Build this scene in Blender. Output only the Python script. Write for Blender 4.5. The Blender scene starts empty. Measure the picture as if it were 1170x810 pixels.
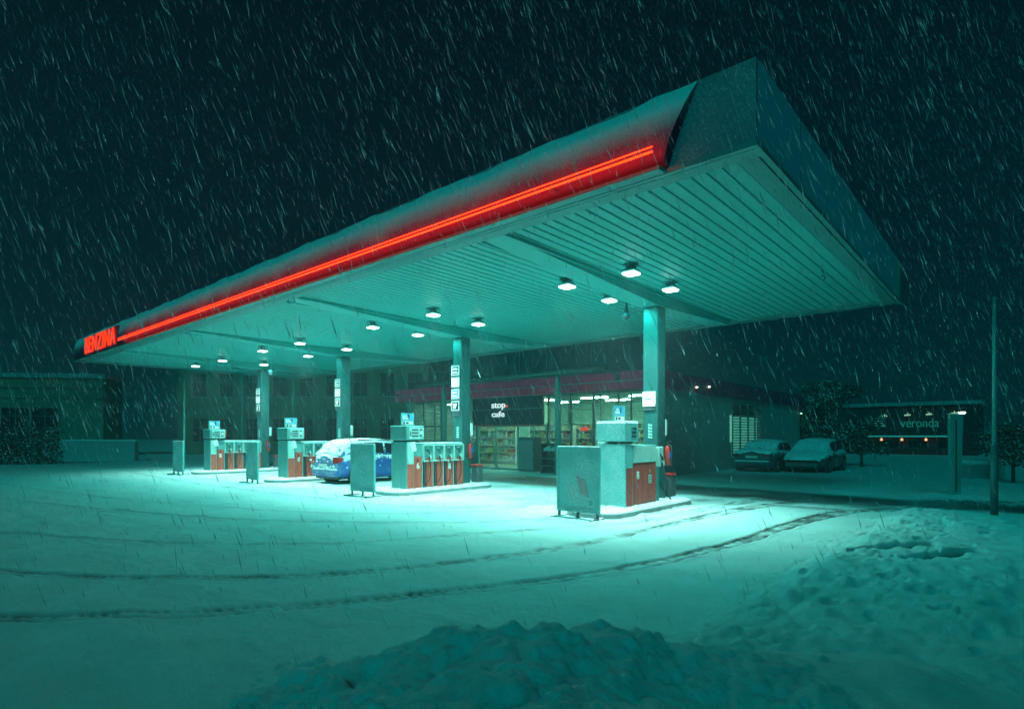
import bpy, math, random
import numpy as np
from mathutils import Vector, Matrix
random.seed(7)
R = math.radians
scn = bpy.context.scene
C = scn.collection
TH = math.atan2(.6586, .7525)
CR = Vector((math.cos(TH), math.sin(TH), 0)); CF = Vector((-math.sin(TH), math.cos(TH), 0))
def at(px, Z, z=0.0):            # a point at depth Z along a direction seen in the photo -> world
    X = (px-585)/665*Z
    p = CR*X + CF*Z
    return Vector((p.x, p.y, z))

# ------------------------------------------------------------------ tags
def tag(o, label=None, cat=None, group=None, kind=None):
    if label: o['label'] = label
    if cat: o['category'] = cat
    if group: o['group'] = group
    if kind: o['kind'] = kind
    return o
def empty(name, loc=(0,0,0), rz=0):
    o = bpy.data.objects.new(name, None); C.objects.link(o)
    o.location = loc; o.rotation_euler = (0,0,rz); o.empty_display_size = .2
    return o
def thing(name, label, cat, loc=(0,0,0), rz=0, group=None):
    return tag(empty(name, loc, rz), label, cat, group)
def copy_tree(o, parent=None):
    c = o.copy(); C.objects.link(c); c.parent = parent
    for ch in list(o.children): copy_tree(ch, c)
    return c

# ------------------------------------------------------------------ mesh builder
class MB:
    def __init__(s): s.v = []; s.f = []; s.sm = []
    def add(s, vs, fs, smooth=False):
        n = len(s.v); s.v += [tuple(v) for v in vs]
        s.f += [tuple(i+n for i in f) for f in fs]; s.sm += [smooth]*len(fs); return s
    def box(s, x0, x1, y0, y1, z0, z1, b=0.0):
        if b <= 0:
            vs = [(x,y,z) for z in (z0,z1) for y in (y0,y1) for x in (x0,x1)]
            return s.add(vs, [(0,2,3,1),(4,5,7,6),(0,1,5,4),(2,6,7,3),(0,4,6,2),(1,3,7,5)])
        b = min(b, (x1-x0)*.45, (y1-y0)*.45, (z1-z0)*.45)
        # chamfered box
        P = {}; vs = []
        for ix,(X,sx) in enumerate(((x0,1),(x1,-1))):
            for iy,(Y,sy) in enumerate(((y0,1),(y1,-1))):
                for iz,(Zz,sz) in enumerate(((z0,1),(z1,-1))):
                    for a in range(3):
                        p = [X+sx*b, Y+sy*b, Zz+sz*b]
                        p[a] = (X,Y,Zz)[a]
                        P[(ix,iy,iz,a)] = len(vs); vs.append(tuple(p))
        fs = []
        for a in range(3):
            o1, o2 = [k for k in range(3) if k != a]
            for e in (0,1):
                q = []
                for (u,w) in ((0,0),(1,0),(1,1),(0,1)):
                    k = [0,0,0]; k[a]=e; k[o1]=u; k[o2]=w; q.append(P[(k[0],k[1],k[2],a)])
                fs.append(tuple(q))
        for a in range(3):      # edges parallel to axis a
            o1, o2 = [k for k in range(3) if k != a]
            for u in (0,1):
                for w in (0,1):
                    q = []
                    for e, c in ((0,o1),(1,o1),(1,o2),(0,o2)):
                        k=[0,0,0]; k[a]=e; k[o1]=u; k[o2]=w; q.append(P[(k[0],k[1],k[2],c)])
                    fs.append(tuple(q))
        for ix in (0,1):
            for iy in (0,1):
                for iz in (0,1): fs.append(tuple(P[(ix,iy,iz,a)] for a in range(3)))
        return s.add(vs, fs)
    def obox(s, c, ax, ay, az):  # oriented box: centre and half axes
        c,ax,ay,az = map(Vector,(c,ax,ay,az))
        vs = [c+ax*i+ay*j+az*k for k in (-1,1) for j in (-1,1) for i in (-1,1)]
        return s.add(vs, [(0,2,3,1),(4,5,7,6),(0,1,5,4),(2,6,7,3),(0,4,6,2),(1,3,7,5)])
    def tube(s, pts, r, n=8, cap=True):
        pts = [Vector(p) for p in pts]; rs = r if isinstance(r,(list,tuple)) else [r]*len(pts)
        vs = []; fs = []
        up = Vector((0,0,1))
        for i,p in enumerate(pts):
            d = (pts[min(i+1,len(pts)-1)]-pts[max(i-1,0)]).normalized()
            u = d.cross(up)
            if u.length < .1: u = d.cross(Vector((1,0,0)))
            u.normalize(); w = d.cross(u).normalized()
            if i and u.dot(pu) < 0 and abs(u.dot(pu))>.3: u=-u; w=-w
            pu = u
            for k in range(n):
                a = 2*math.pi*k/n; vs.append(p+(u*math.cos(a)+w*math.sin(a))*rs[i])
        for i in range(len(pts)-1):
            for k in range(n):
                fs.append((i*n+k, i*n+(k+1)%n, (i+1)*n+(k+1)%n, (i+1)*n+k))
        if cap:
            fs.append(tuple(range(n))); fs.append(tuple((len(pts)-1)*n+k for k in range(n)))
        return s.add(vs, fs, True)
    def prism(s, poly, axis, a0, a1):   # poly in the two other axes, extruded along axis 0/1/2
        n = len(poly); vs=[]
        for a in (a0,a1):
            for (p,q) in poly:
                vs.append((a,p,q) if axis==0 else (p,a,q) if axis==1 else (p,q,a))
        fs=[tuple(range(n)), tuple(range(2*n-1,n-1,-1))]+[(i,(i+1)%n,n+(i+1)%n,n+i) for i in range(n)]
        return s.add(vs, fs)
    def grid(s, P, smooth=True):  # P rows of points
        n=len(P); m=len(P[0]); vs=[p for r in P for p in r]
        return s.add(vs,[(i*m+j,i*m+j+1,(i+1)*m+j+1,(i+1)*m+j) for i in range(n-1) for j in range(m-1)],smooth)
    def build(s, name, mat, parent=None, recalc=True):
        me = bpy.data.meshes.new(name); me.from_pydata(s.v, [], s.f)
        me.polygons.foreach_set('use_smooth', s.sm)
        if recalc:
            import bmesh
            bm = bmesh.new(); bm.from_mesh(me); bmesh.ops.recalc_face_normals(bm, faces=bm.faces); bm.to_mesh(me); bm.free()
        me.update()
        o = bpy.data.objects.new(name, me); C.objects.link(o)
        if mat: me.materials.append(mat)
        if parent: o.parent = parent
        return o
def box(name, mat, parent, *a, **k): return MB().box(*a, **k).build(name, mat, parent)

# ------------------------------------------------------------------ materials
def mat(name, col, rough=.55, metal=0.0, var=.15, scale=3.0, snow=0.0, dust=0.0, bump=0.0, spec=.5, grime=0.0, dth=0.0):
    m = bpy.data.materials.new(name); m.use_nodes = True
    nt = m.node_tree; N = nt.nodes; L = nt.links; b = N['Principled BSDF']
    b.inputs['Roughness'].default_value = rough; b.inputs['Metallic'].default_value = metal
    b.inputs['Specular IOR Level'].default_value = spec
    tc = N.new('ShaderNodeTexCoord'); nz = N.new('ShaderNodeTexNoise')
    nz.inputs['Scale'].default_value = scale; nz.inputs['Detail'].default_value = 6
    L.new(tc.outputs['Object'], nz.inputs['Vector'])
    mr = N.new('ShaderNodeMapRange'); L.new(nz.outputs['Fac'], mr.inputs['Value'])
    mr.inputs[1].default_value=.3; mr.inputs[2].default_value=.7
    mr.inputs[3].default_value = 1-var; mr.inputs[4].default_value = 1+var*.6
    mx = N.new('ShaderNodeMix'); mx.data_type='RGBA'; mx.blend_type='MULTIPLY'; mx.inputs[0].default_value=1
    mx.inputs[6].default_value = (*col,1); L.new(mr.outputs[0], mx.inputs[7])
    out = mx.outputs[2]
    if grime:   # streaks of dirt running down
        mp = N.new('ShaderNodeMapping'); mp.inputs['Scale'].default_value=(9,9,.7); L.new(tc.outputs['Object'], mp.inputs[0])
        gn = N.new('ShaderNodeTexNoise'); gn.inputs['Scale'].default_value=1.5; gn.inputs['Detail'].default_value=5; L.new(mp.outputs[0], gn.inputs['Vector'])
        gr = N.new('ShaderNodeMapRange'); L.new(gn.outputs['Fac'], gr.inputs['Value']); gr.inputs[1].default_value=.45; gr.inputs[2].default_value=.75; gr.inputs[4].default_value=grime
        g2 = N.new('ShaderNodeMix'); g2.data_type='RGBA'; L.new(gr.outputs[0], g2.inputs[0]); L.new(out, g2.inputs[6]); g2.inputs[7].default_value=(col[0]*.3,col[1]*.3,col[2]*.3,1)
        out = g2.outputs[2]
    fac = None
    if snow or dust:
        ge = N.new('ShaderNodeNewGeometry'); sp = N.new('ShaderNodeSeparateXYZ'); L.new(ge.outputs['Normal'], sp.inputs[0])
        n2 = N.new('ShaderNodeTexNoise'); n2.inputs['Scale'].default_value = 7 if snow else 45; n2.inputs['Detail'].default_value=8
        n2.inputs['Roughness'].default_value=.7; L.new(ge.outputs['Position'], n2.inputs['Vector'])
        if snow:  # lies on what faces up
            a = N.new('ShaderNodeMath'); a.operation='MULTIPLY_ADD'; L.new(n2.outputs['Fac'], a.inputs[0]); a.inputs[1].default_value=1.6; a.inputs[2].default_value=-.8
            c = N.new('ShaderNodeMath'); c.operation='ADD'; L.new(sp.outputs['Z'], c.inputs[0]); L.new(a.outputs[0], c.inputs[1])
            r = N.new('ShaderNodeMapRange'); L.new(c.outputs[0], r.inputs['Value']); r.inputs[1].default_value=.75-snow*.7; r.inputs[2].default_value=.85-snow*.7
            fac = r.outputs[0]
        if dust:  # blown onto what faces the wind
            n3 = N.new('ShaderNodeTexNoise'); n3.inputs['Scale'].default_value=38; n3.inputs['Detail'].default_value=5; n3.inputs['Roughness'].default_value=.8; L.new(ge.outputs['Position'], n3.inputs['Vector'])
            n4 = N.new('ShaderNodeTexNoise'); n4.inputs['Scale'].default_value=2.2; L.new(ge.outputs['Position'], n4.inputs['Vector'])
            q = N.new('ShaderNodeMath'); q.operation='MULTIPLY_ADD'; L.new(sp.outputs['Y'], q.inputs[0]); q.inputs[1].default_value=-.12*1; q.inputs[2].default_value=-.06
            w = N.new('ShaderNodeMath'); w.operation='ADD'; L.new(n3.outputs['Fac'], w.inputs[0]); L.new(q.outputs[0], w.inputs[1])
            w2 = N.new('ShaderNodeMath'); w2.operation='MULTIPLY_ADD'; L.new(n4.outputs['Fac'], w2.inputs[0]); w2.inputs[1].default_value=.3; L.new(w.outputs[0], w2.inputs[2])
            r2 = N.new('ShaderNodeMapRange'); L.new(w2.outputs[0], r2.inputs['Value']); r2.inputs[1].default_value=.74-dth; r2.inputs[2].default_value=.92-dth; r2.inputs[4].default_value=dust
            if fac:
                mm = N.new('ShaderNodeMath'); mm.operation='MAXIMUM'; L.new(fac, mm.inputs[0]); L.new(r2.outputs[0], mm.inputs[1]); fac=mm.outputs[0]
            else: fac = r2.outputs[0]
        sx = N.new('ShaderNodeMix'); sx.data_type='RGBA'; L.new(fac, sx.inputs[0]); L.new(out, sx.inputs[6]); sx.inputs[7].default_value=(.8,.83,.85,1)
        out = sx.outputs[2]
        rr = N.new('ShaderNodeMapRange'); L.new(fac, rr.inputs['Value']); rr.inputs[3].default_value=rough; rr.inputs[4].default_value=.85; L.new(rr.outputs[0], b.inputs['Roughness'])
        if metal:
            rm = N.new('ShaderNodeMapRange'); L.new(fac, rm.inputs['Value']); rm.inputs[3].default_value=metal; rm.inputs[4].default_value=0; L.new(rm.outputs[0], b.inputs['Metallic'])
    L.new(out, b.inputs['Base Color'])
    if bump or snow or dust:
        bp = N.new('ShaderNodeBump'); bp.inputs['Strength'].default_value = bump or .35; bp.inputs['Distance'].default_value=.02
        L.new(fac if fac else nz.outputs['Fac'], bp.inputs['Height']); L.new(bp.outputs[0], b.inputs['Normal'])
    return m
def emit(name, col, s):
    m = bpy.data.materials.new(name); m.use_nodes=True; b=m.node_tree.nodes['Principled BSDF']
    b.inputs['Base Color'].default_value=(*[c*.5 for c in col],1); b.inputs['Emission Color'].default_value=(*col,1); b.inputs['Emission Strength'].default_value=s
    return m
def glassmat(name, tint=(.75,.85,.85), refl=.12):
    m = bpy.data.materials.new(name); m.use_nodes=True; nt=m.node_tree; N=nt.nodes; L=nt.links; N.remove(N['Principled BSDF'])
    t=N.new('ShaderNodeBsdfTransparent'); t.inputs[0].default_value=(*tint,1); g=N.new('ShaderNodeBsdfGlossy'); g.inputs['Roughness'].default_value=.08
    x=N.new('ShaderNodeMixShader'); x.inputs[0].default_value=refl; L.new(t.outputs[0],x.inputs[1]); L.new(g.outputs[0],x.inputs[2]); L.new(x.outputs[0],N['Material Output'].inputs[0]); return m

M = dict(
 steel=mat('grey painted steel', (.14,.38,.37), .42, .25, .12, 2.5, grime=.3),
 colpaint=mat('dark teal grey column paint', (.04,.15,.15), .35, .25, .12, 2.5, grime=.35),
 steel_dust=mat('grey painted steel with blown snow', (.14,.46,.46), .5, .1, .12, 2.5, snow=.55, dust=.8, dth=.05),
 pale=mat('pale enamel', (.38,.62,.58), .4, 0, .1, 4, grime=.15),
 dark=mat('dark rubber and plastic', (.03,.035,.04), .5, 0, .2, 8),
 darksteel=mat('dark steel', (.10,.12,.13), .5, .2, .2, 4),
 darksnow=mat('dark steel with snow on top', (.10,.12,.13), .5, .2, .2, 4, snow=.6),
 redpanel=mat('red enamel', (.70,.10,.065), .45, 0, .14, 5, grime=.35),
 redpanel_dust=mat('red enamel with wet smears', (.52,.065,.05), .5, 0, .2, 5, dust=.25, grime=.5),
 white=mat('white plastic', (.8,.8,.8), .45, 0, .05, 5),
 paper=mat('white paper', (.78,.80,.80), .8, 0, .1, 20),
 black=mat('black print', (.015,.015,.02), .5, 0, .1, 5),
 blue=mat('blue print', (.03,.16,.55), .5, 0, .1, 5),
 cyan=mat('light blue print', (.08,.35,.55), .5, 0, .2, 30),
 redp=mat('signal red paint', (.7,.04,.03), .4, 0, .1, 8),
 green=mat('green vinyl', (.08,.34,.16), .5, 0, .1, 5),
 soffit=mat('pale teal profiled sheet', (.05,.44,.42), .45, .1, .08, .6),
 trim=mat('grey folded trim', (.07,.30,.30), .4, .3, .1, 2),
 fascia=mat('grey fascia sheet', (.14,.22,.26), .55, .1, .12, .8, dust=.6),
 fascia_side=mat('lightened fascia side sheet', (.16,.46,.60), .5, .1, .1, .8, dust=.12),  # coloured lighter and bluer than the front, making up for weak light there
 roof=mat('flat roof under snow', (.3,.3,.3), .8, 0, .2, 2, snow=1.0),
 kerb=mat('concrete kerb with snow', (.34,.36,.36), .8, 0, .2, 6, snow=.75, bump=.4),
 snow=mat('settled snow', (.80,.84,.86), .85, 0, .06, 9, bump=.5),
 shopred=mat('dark red shop band', (.85,.03,.13), .5, 0, .15, 1, dust=.12),
 duskred=mat('dull dark red wall', (.16,.02,.03), .7, 0, .2, 1),
 shopwall=mat('grey rendered wall', (.30,.42,.42), .8, 0, .12, 1.2, bump=.1),
 frame=mat('grey window frame', (.14,.17,.17), .45, .2, .1, 5),
 slat=mat('metal blind slats', (.20,.24,.25), .45, .3, .1, 5),
 signboard=mat('black sign board', (.022,.025,.045), .45, 0, .2, 2),
 brick=mat('old ochre render', (.38,.21,.14), .9, 0, .3, .5, grime=.4),
 concrete=mat('weathered panel wall', (.36,.25,.19), .9, 0, .2, .35, grime=.4),
 darkglass=mat('dark window glass', (.015,.02,.025), .12, 0, .3, 3),
 bluecar=mat('blue car paint', (.01,.10,.36), .3, .2, .1, 4, dust=.95, snow=.6, dth=.06),
 silvercar=mat('silver car paint', (.10,.13,.14), .35, .4, .1, 4, snow=.6, dust=.3),
 greycar=mat('grey car paint', (.07,.10,.11), .35, .3, .1, 4, snow=.75, dust=.4),
 carglass=mat('car glass dusted with snow', (.012,.018,.02), .1, 0, .2, 3, snow=.35, dust=.85, dth=.05),
 carglass2=mat('dark car glass', (.012,.018,.02), .1, 0, .2, 3, snow=.2, dust=.2),
 tyre=mat('tyre rubber', (.025,.025,.028), .8, 0, .3, 14),
 rim=mat('alloy rim', (.35,.37,.38), .35, .7, .2, 10),
 tail=mat('red tail lamp plastic', (.65,.03,.03), .2, 0, .1, 6),
 plate=mat('number plate', (.7,.7,.68), .5, 0, .1, 10),
 bark=mat('bark', (.10,.08,.06), .9, 0, .3, 8, snow=.35, bump=.5),
 leaf=mat('dark evergreen leaves with snow', (.03,.05,.035), .8, 0, .4, 5, snow=.15),
 glass=glassmat('shop glass'),
 inner=mat('shop interior wall', (.24,.48,.42), .7, 0, .2, 1.5),
 floor_in=mat('shop floor tiles', (.4,.4,.36), .4, 0, .2, 2),
 wood=mat('warm wood', (.2,.2,.15), .6, 0, .3, 3),
 lens=emit('lit lamp lens', (.75,1.0,.95), 7.0),
 neon=emit('orange red neon', (1.0,.016,.0015), 11.5),
 neontext=emit('orange red lit letters', (1.0,.05,.010), 1.3),
 signwhite=emit('white backlit sign', (.75,.95,.95), .95),
 shoptube=emit('shop ceiling tube', (.55,1.0,.66), 130),
 cyantube=emit('teal light strip', (.05,.8,.7), .3),
 warmbulb=emit('warm bulb', (1.0,.5,.22), 1.6),
)
def signmat(name, col):
    m = mat(name, col, .45, 0, .05, 5); b = m.node_tree.nodes['Principled BSDF']
    b.inputs['Emission Color'].default_value=(*col,1); b.inputs['Emission Strength'].default_value=.55; return m
M['litwhite'] = signmat('backlit white sign face', (.85,.85,.85))
M['litblue'] = signmat('backlit blue sign face', (.05,.25,.75))

def text(name, s, m, parent, loc, width=None, height=None, ext=.004, face='-y', shear=0, bold=0):
    cu = bpy.data.curves.new(name, 'FONT'); cu.body = s; cu.size = 1; cu.extrude = 0; cu.align_x='CENTER'; cu.align_y='CENTER'; cu.shear = shear; cu.offset = bold
    cu.space_line = .8; cu.space_character = 1.12 if name=='lit_letters' else 1.0
    t = bpy.data.objects.new('tmp', cu); C.objects.link(t)
    dg = bpy.context.evaluated_depsgraph_get(); dg.update()
    me = bpy.data.meshes.new_from_object(t.evaluated_get(dg)); bpy.data.objects.remove(t)
    vs = [v.co.copy() for v in me.vertices]
    x0=min(v.x for v in vs); x1=max(v.x for v in vs); y0=min(v.y for v in vs); y1=max(v.y for v in vs)
    kx = width/(x1-x0) if width else None; ky = height/(y1-y0) if height else None
    kx = kx or ky; ky = ky or kx
    import bmesh
    bm = bmesh.new(); bm.from_mesh(me)
    for v in bm.verts: v.co = Vector(((v.co.x-(x0+x1)/2)*kx, (v.co.y-(y0+y1)/2)*ky, 0))
    g = bmesh.ops.extrude_face_region(bm, geom=bm.faces[:])
    for e in g['geom']:
        if isinstance(e, bmesh.types.BMVert): e.co.z += ext
    bmesh.ops.recalc_face_normals(bm, faces=bm.faces)
    M3 = {'-y': Matrix(((1,0,0),(0,0,-1),(0,1,0))), '+x': Matrix(((0,0,1),(1,0,0),(0,1,0)))}[face].to_4x4()
    bm.transform(Matrix.Translation(loc) @ M3)
    bm.to_mesh(me); bm.free(); me.materials.clear(); me.materials.append(m); me.name=name
    o = bpy.data.objects.new(name, me); C.objects.link(o)
    if parent: o.parent = parent
    return o

# ------------------------------------------------------------------ numpy noise
rng = np.random.RandomState(3)
T = rng.rand(256,256)
def vnoise(x,y):
    xi=np.floor(x).astype(int); yi=np.floor(y).astype(int); fx=x-xi; fy=y-yi
    fx=fx*fx*(3-2*fx); fy=fy*fy*(3-2*fy)
    a=T[xi%256,yi%256]; b=T[(xi+1)%256,yi%256]; c=T[xi%256,(yi+1)%256]; d=T[(xi+1)%256,(yi+1)%256]
    return (a*(1-fx)+b*fx)*(1-fy)+(c*(1-fx)+d*fx)*fy-.5
def fbm(x,y,f=1,o=4,g=.5):
    r=0; a=1
    for i in range(o): r=r+a*vnoise(x*f+17.3*i,y*f+5.1*i); f*=2.03; a*=g
    return r
def sstep(a,b,x): t=np.clip((x-a)/(b-a),0,1); return t*t*(3-2*t)
def pdist(x,y,pts):
    best=np.full(x.shape,1e9); al=np.zeros(x.shape); s=0
    for (ax,ay),(bx,by) in zip(pts[:-1],pts[1:]):
        dx,dy=bx-ax,by-ay; l=math.hypot(dx,dy)
        t=np.clip(((x-ax)*dx+(y-ay)*dy)/(l*l),0,1); d=np.hypot(x-ax-t*dx,y-ay-t*dy)
        k=d<best; best=np.where(k,d,best); al=np.where(k,s+t*l,al); s+=l
    return best,al
def smoothpath(p,n=8):
    out=[]
    for i in range(len(p)-1):
        p0=p[max(i-1,0)];p1=p[i];p2=p[i+1];p3=p[min(i+2,len(p)-1)]
        for k in range(n):
            t=k/n
            out.append(tuple(.5*((2*p1[j])+(-p0[j]+p2[j])*t+(2*p0[j]-5*p1[j]+4*p2[j]-p3[j])*t*t+(-p0[j]+3*p1[j]-3*p2[j]+p3[j])*t**3) for j in (0,1)))
    out.append(p[-1]); return out
trackA=smoothpath([(-22,-3.0),(-14,-.9),(-9.6,.9),(-7.4,2.2),(-5.9,3.86),(-5.0,6.34),(-4.8,9),(-4.75,11.2),(-4.2,14.7),(-2.2,17),(3,18)])
trackB=smoothpath([(-22,-4.6),(-13,-2.4),(-8.3,-.2),(-6.2,1.4),(-4.86,3.19),(-3.68,5.87),(-3.2,8.85),(-3.05,12.2),(-2.4,14.6),(0,16.2),(4,16.6)])
trackC=smoothpath([(-30,8.3),(-22,7.7),(-15,7.9),(-11,8.2),(-9,9.6),(-8.6,14),(-9.5,16.4),(-16,17)])
trackD=smoothpath([(-40,1.2),(-30,1.6),(-20,2.5),(-12,4.6),(-8,7.2),(-6.9,8.9)])

trackG=smoothpath([(-26,-.8),(-16,.6),(-10.5,2.6),(-7.8,4.6),(-6.6,7.0),(-5.35,9.6),(-5.2,12),(-4.9,15.2),(-4,17)])
trackE=smoothpath([(-40,2.8),(-30,3.1),(-20,4.0),(-12,6.0),(-9.0,8.2),(-8.3,11)])
trackF=smoothpath([(-30,9.4),(-24,8.9),(-17,8.6),(-15.6,11),(-15.4,15)])
# clods on the ploughed heap
def cam2w(X,Z): return X*.7525-Z*.6586, X*.6586+Z*.7525
clods=[]
rr=random.Random(11)
for i in range(520):
    X=rr.uniform(-1.5,.75); Z=rr.gauss(2.95,.36)
    if Z<2.1 or Z>3.65: continue
    x,y=cam2w(X,Z); clods.append((x,y,rr.choice([.04,.06,.08,.10,.14])*rr.uniform(.7,1.15),rr.uniform(.6,1.15)))
for i in range(900):
    y=rr.uniform(2.8,14); x=-2.0+abs(rr.gauss(0,.55))-.15+rr.uniform(-.1,.1)
    clods.append((x,y,rr.uniform(.025,.08),rr.uniform(.3,.75)))
for i in range(260):
    y=rr.uniform(4,10); x=rr.uniform(-1.9,1.2)
    clods.append((x,y,rr.uniform(.02,.06),rr.uniform(.2,.6)))
for i in range(380):   # thrown off the pumps' lanes
    c=rr.choice([(-9.5,7.6),(-12,8),(-16,7.3),(-7.2,9.0),(-20,7.8)]); x=c[0]+rr.gauss(0,1.2); y=c[1]+rr.gauss(0,.5)
    clods.append((x,y,rr.uniform(.012,.035),rr.uniform(.4,.9)))
for i in range(2600):   # crumbs over the heap and its foot
    X=rr.uniform(-1.7,1.6); Z=rr.gauss(3.0,.45)
    if 2.1<Z<4.3:
        x,y=cam2w(X,Z); clods.append((x,y,rr.uniform(.014,.04),rr.uniform(.5,1.1)))
prints=[]
for i in range(46):
    y=5.4+i*.16+rr.gauss(0,.3); x=-.9+.25*math.sin(i*.3)+rr.gauss(0,.45); prints.append((x,y,rr.uniform(.06,.12),rr.uniform(0,3)))
for i in range(150):
    c=rr.choice([(-8.2,10.5),(-8.6,8.6),(-12,8.2),(-14.8,8.6),(-5.2,9.5),(-10.2,10.5),(-5,12.5)])
    prints.append((c[0]+rr.gauss(0,.9),c[1]+rr.gauss(0,.9),rr.uniform(.06,.10),rr.uniform(0,3)))
slots=[((-1.62,8.75),(-.95,9.9)),((-1.15,8.35),(-.45,9.7))]

def height(x,y):
    X=.7525*x+.6586*y; Z=-.6586*x+.7525*y
    h=.014*fbm(x,y,1.3,4)+.010*fbm(x,y,6,3)+.006*fbm(x,y,17,2)+.05*np.clip(fbm(x,y*2.2,.9,4)-.06,0,1)+.012*np.abs(fbm(x,y,3.1,3))
    h=h+.05*fbm(x,y,.13,3)*sstep(20,50,np.hypot(x,y))
    bare=sstep(14.3,15.4,y+.5*fbm(x,y,.6))*(1-sstep(17.0,18.3,y+.5*fbm(x+9,y,.5)))*sstep(-40,-28,x)*(.8+.5*fbm(x,y,.9,4))
    bare=bare*(1-sstep(-2.6,-1.9,x)*(1-sstep(15.2,15.8,y)))
    und=sstep(-30,-28,x)*(1-sstep(-3.2,-2.6,x))*sstep(9.5,11,y)*(1-sstep(14,15,y))
    bare=np.maximum(bare, und*np.clip(.12+.55*fbm(x,y,.8,5,.6),0,.6))
    edge=x-(-2.1+.14*fbm(x,y*1.0,1.1,3))
    bk=sstep(0,.55,edge)*(1-sstep(21,24,y)*.5)
    bh=np.where(y>6,.8,1)*(.16+.10*fbm(x,y,.7,4)+.06*fbm(x,y,3.2,3)+.03*fbm(x,y,9,3))*bk
    bh=bh*np.where(y>14.2,1-.8*sstep(14.2,15.2,y)*(1-sstep(17.2,18.2,y))*(1-sstep(4,7,x)),1)
    h=h+bh
    # ploughed heap
    top=np.interp(X,[-1.9,-1.35,-.9,-.4,0,.35,.7,1.3,2.2,3.5],[0,.13,.28,.43,.52,.51,.47,.40,.30,.0])
    far=3.17+.10*fbm(X,y*0,1.7,3)+np.where(X>.9,(X-.9)*.18,0)
    m=(1-sstep(far-.2,far+1.25,Z))*sstep(-1.0,1.6,Z)
    m=m*sstep(-2.0,-1.2,X)
    heap=top*m*(1+.18*fbm(x,y,2.3,3))-.10*np.exp(-((X-1.0)/.5)**2-((Z-2.55)/.25)**2)*m
    h=np.maximum(h, heap+.012*fbm(x,y,7,3)) ; 
    on=np.clip(m*top*4,0,1)
    for pts,w,dp,st in ((trackA,.11,.028,1),(trackB,.12,.03,1),(trackC,.11,.014,.6),(trackD,.11,.012,.5),(trackE,.11,.012,.45),(trackF,.11,.012,.45),(trackG,.10,.014,.55)):
        for off in ((0,) if pts is not trackC and pts is not trackD else (0,)):
            d,al=pdist(x,y,pts); ww=w*(1+1.0*sstep(8.5,14,y))*(1+.25*fbm(al,d*0,1.4,3))
            e1=np.exp(-((d-ww*.8)/.028)**2); mid_=(1-sstep(ww*.6,ww*1.0,d))
            g=np.clip(e1*(.7+.6*fbm(al,d,5,3))+mid_*(.32+.22*np.sin(al*58+np.where(d>ww*.4,1.6,0))+.6*fbm(x,y,6,3)),0,1)*(1-on)*(1-sstep(-2.5,-2.1,x)*(1-sstep(14,15,y)))
            rim=np.exp(-((d-ww*1.35)/.05)**2)*(1-on)
            h=h-g*dp*(1+.4*np.sin(al*70))+rim*.012*(1+fbm(x,y,4,3))*np.where(x>-2.3,0,1)
            bare=np.maximum(bare, g*(.72+.5*fbm(x,y,3,4))*st*np.interp(y,[-2,3,7,11],[.5,.8,1.2,1.9]))
    for (a,b) in slots:
        d,al=pdist(x,y,[a,b]); g=1-sstep(.06,.13,d); h=h-g*.16; bare=np.maximum(bare,g*.9)
    return h,np.clip(bare,0,1)

def axis(lo,hi,d0,d1,fine,mid,midspan,grow):
    a=list(np.arange(lo,hi,fine))
    def out(st,sg,lim):
        r=[]; p=st; s=fine
        while abs(p)<lim:
            s = min(s*1.05,mid) if abs(p-st)<midspan else s*grow
            p+=sg*s; r.append(p)
        return r
    return np.array(out(lo,-1,320)[::-1]+a+out(hi,1,320))
xs=axis(-3.7,.5,0,0,.018,.07,11,1.07); ys=axis(1.0,4.4,0,0,.018,.07,14,1.07)
gx,gy=np.meshgrid(xs,ys); H,B=height(gx.ravel().copy(),gy.ravel().copy())
co=np.stack([gx.ravel(),gy.ravel(),H],1).astype(np.float32)
nx,ny=len(xs),len(ys)
ii=np.arange((nx-1)*(ny-1)); r_=ii//(nx-1); c_=ii%(nx-1); a_=r_*nx+c_
F=np.stack([a_,a_+1,a_+nx+1,a_+nx],1).astype(np.int32)
pass
H2=H.reshape(gx.shape); L0=np.zeros_like(H2)
def win(cx,cy,r): return (slice(np.searchsorted(ys,cy-r),np.searchsorted(ys,cy+r)), slice(np.searchsorted(xs,cx-r),np.searchsorted(xs,cx+r)))
for cx,cy,r,k in clods:
    w_=win(cx,cy,r*1.3)
    if L0[w_].size==0: continue
    xx=gx[w_]-cx; yy=gy[w_]-cy
    q=1-(xx*xx+yy*yy)/(r*r)*(1+1.3*vnoise(gx[w_]*17+cx*9,gy[w_]*17))
    L0[w_]=np.maximum(L0[w_],np.sqrt(np.clip(q,0,1))*r*k)
H2+=L0*.72*(1+.6*fbm(gx,gy,20,2))
for cx,cy,r,a in prints:
    w_=win(cx,cy,.3)
    if L0[w_].size==0: continue
    xx=gx[w_]-cx; yy=gy[w_]-cy; u=xx*math.cos(a)+yy*math.sin(a); v=-xx*math.sin(a)+yy*math.cos(a)
    H2[w_]-=np.sqrt(np.clip(1-(u/(r*1.5))**2-(v/(r*.7))**2,0,1))*(.08 if cx>-2.3 else .03)
H=H2.ravel(); co[:,2]=H
me=bpy.data.meshes.new('ground'); me.vertices.add(len(co)); me.vertices.foreach_set('co',co.ravel())
me.loops.add(F.size); me.loops.foreach_set('vertex_index',F.ravel()); me.polygons.add(len(F)); me.polygons.foreach_set('loop_start',np.arange(0,F.size,4,dtype=np.int32)); me.polygons.foreach_set('loop_total',np.full(len(F),4,dtype=np.int32))
me.update(calc_edges=True); me.polygons.foreach_set('use_smooth',np.ones(len(F),dtype=bool))
at_=me.attributes.new('bare','FLOAT','POINT'); at_.data.foreach_set('value',B.astype(np.float32))
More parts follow.
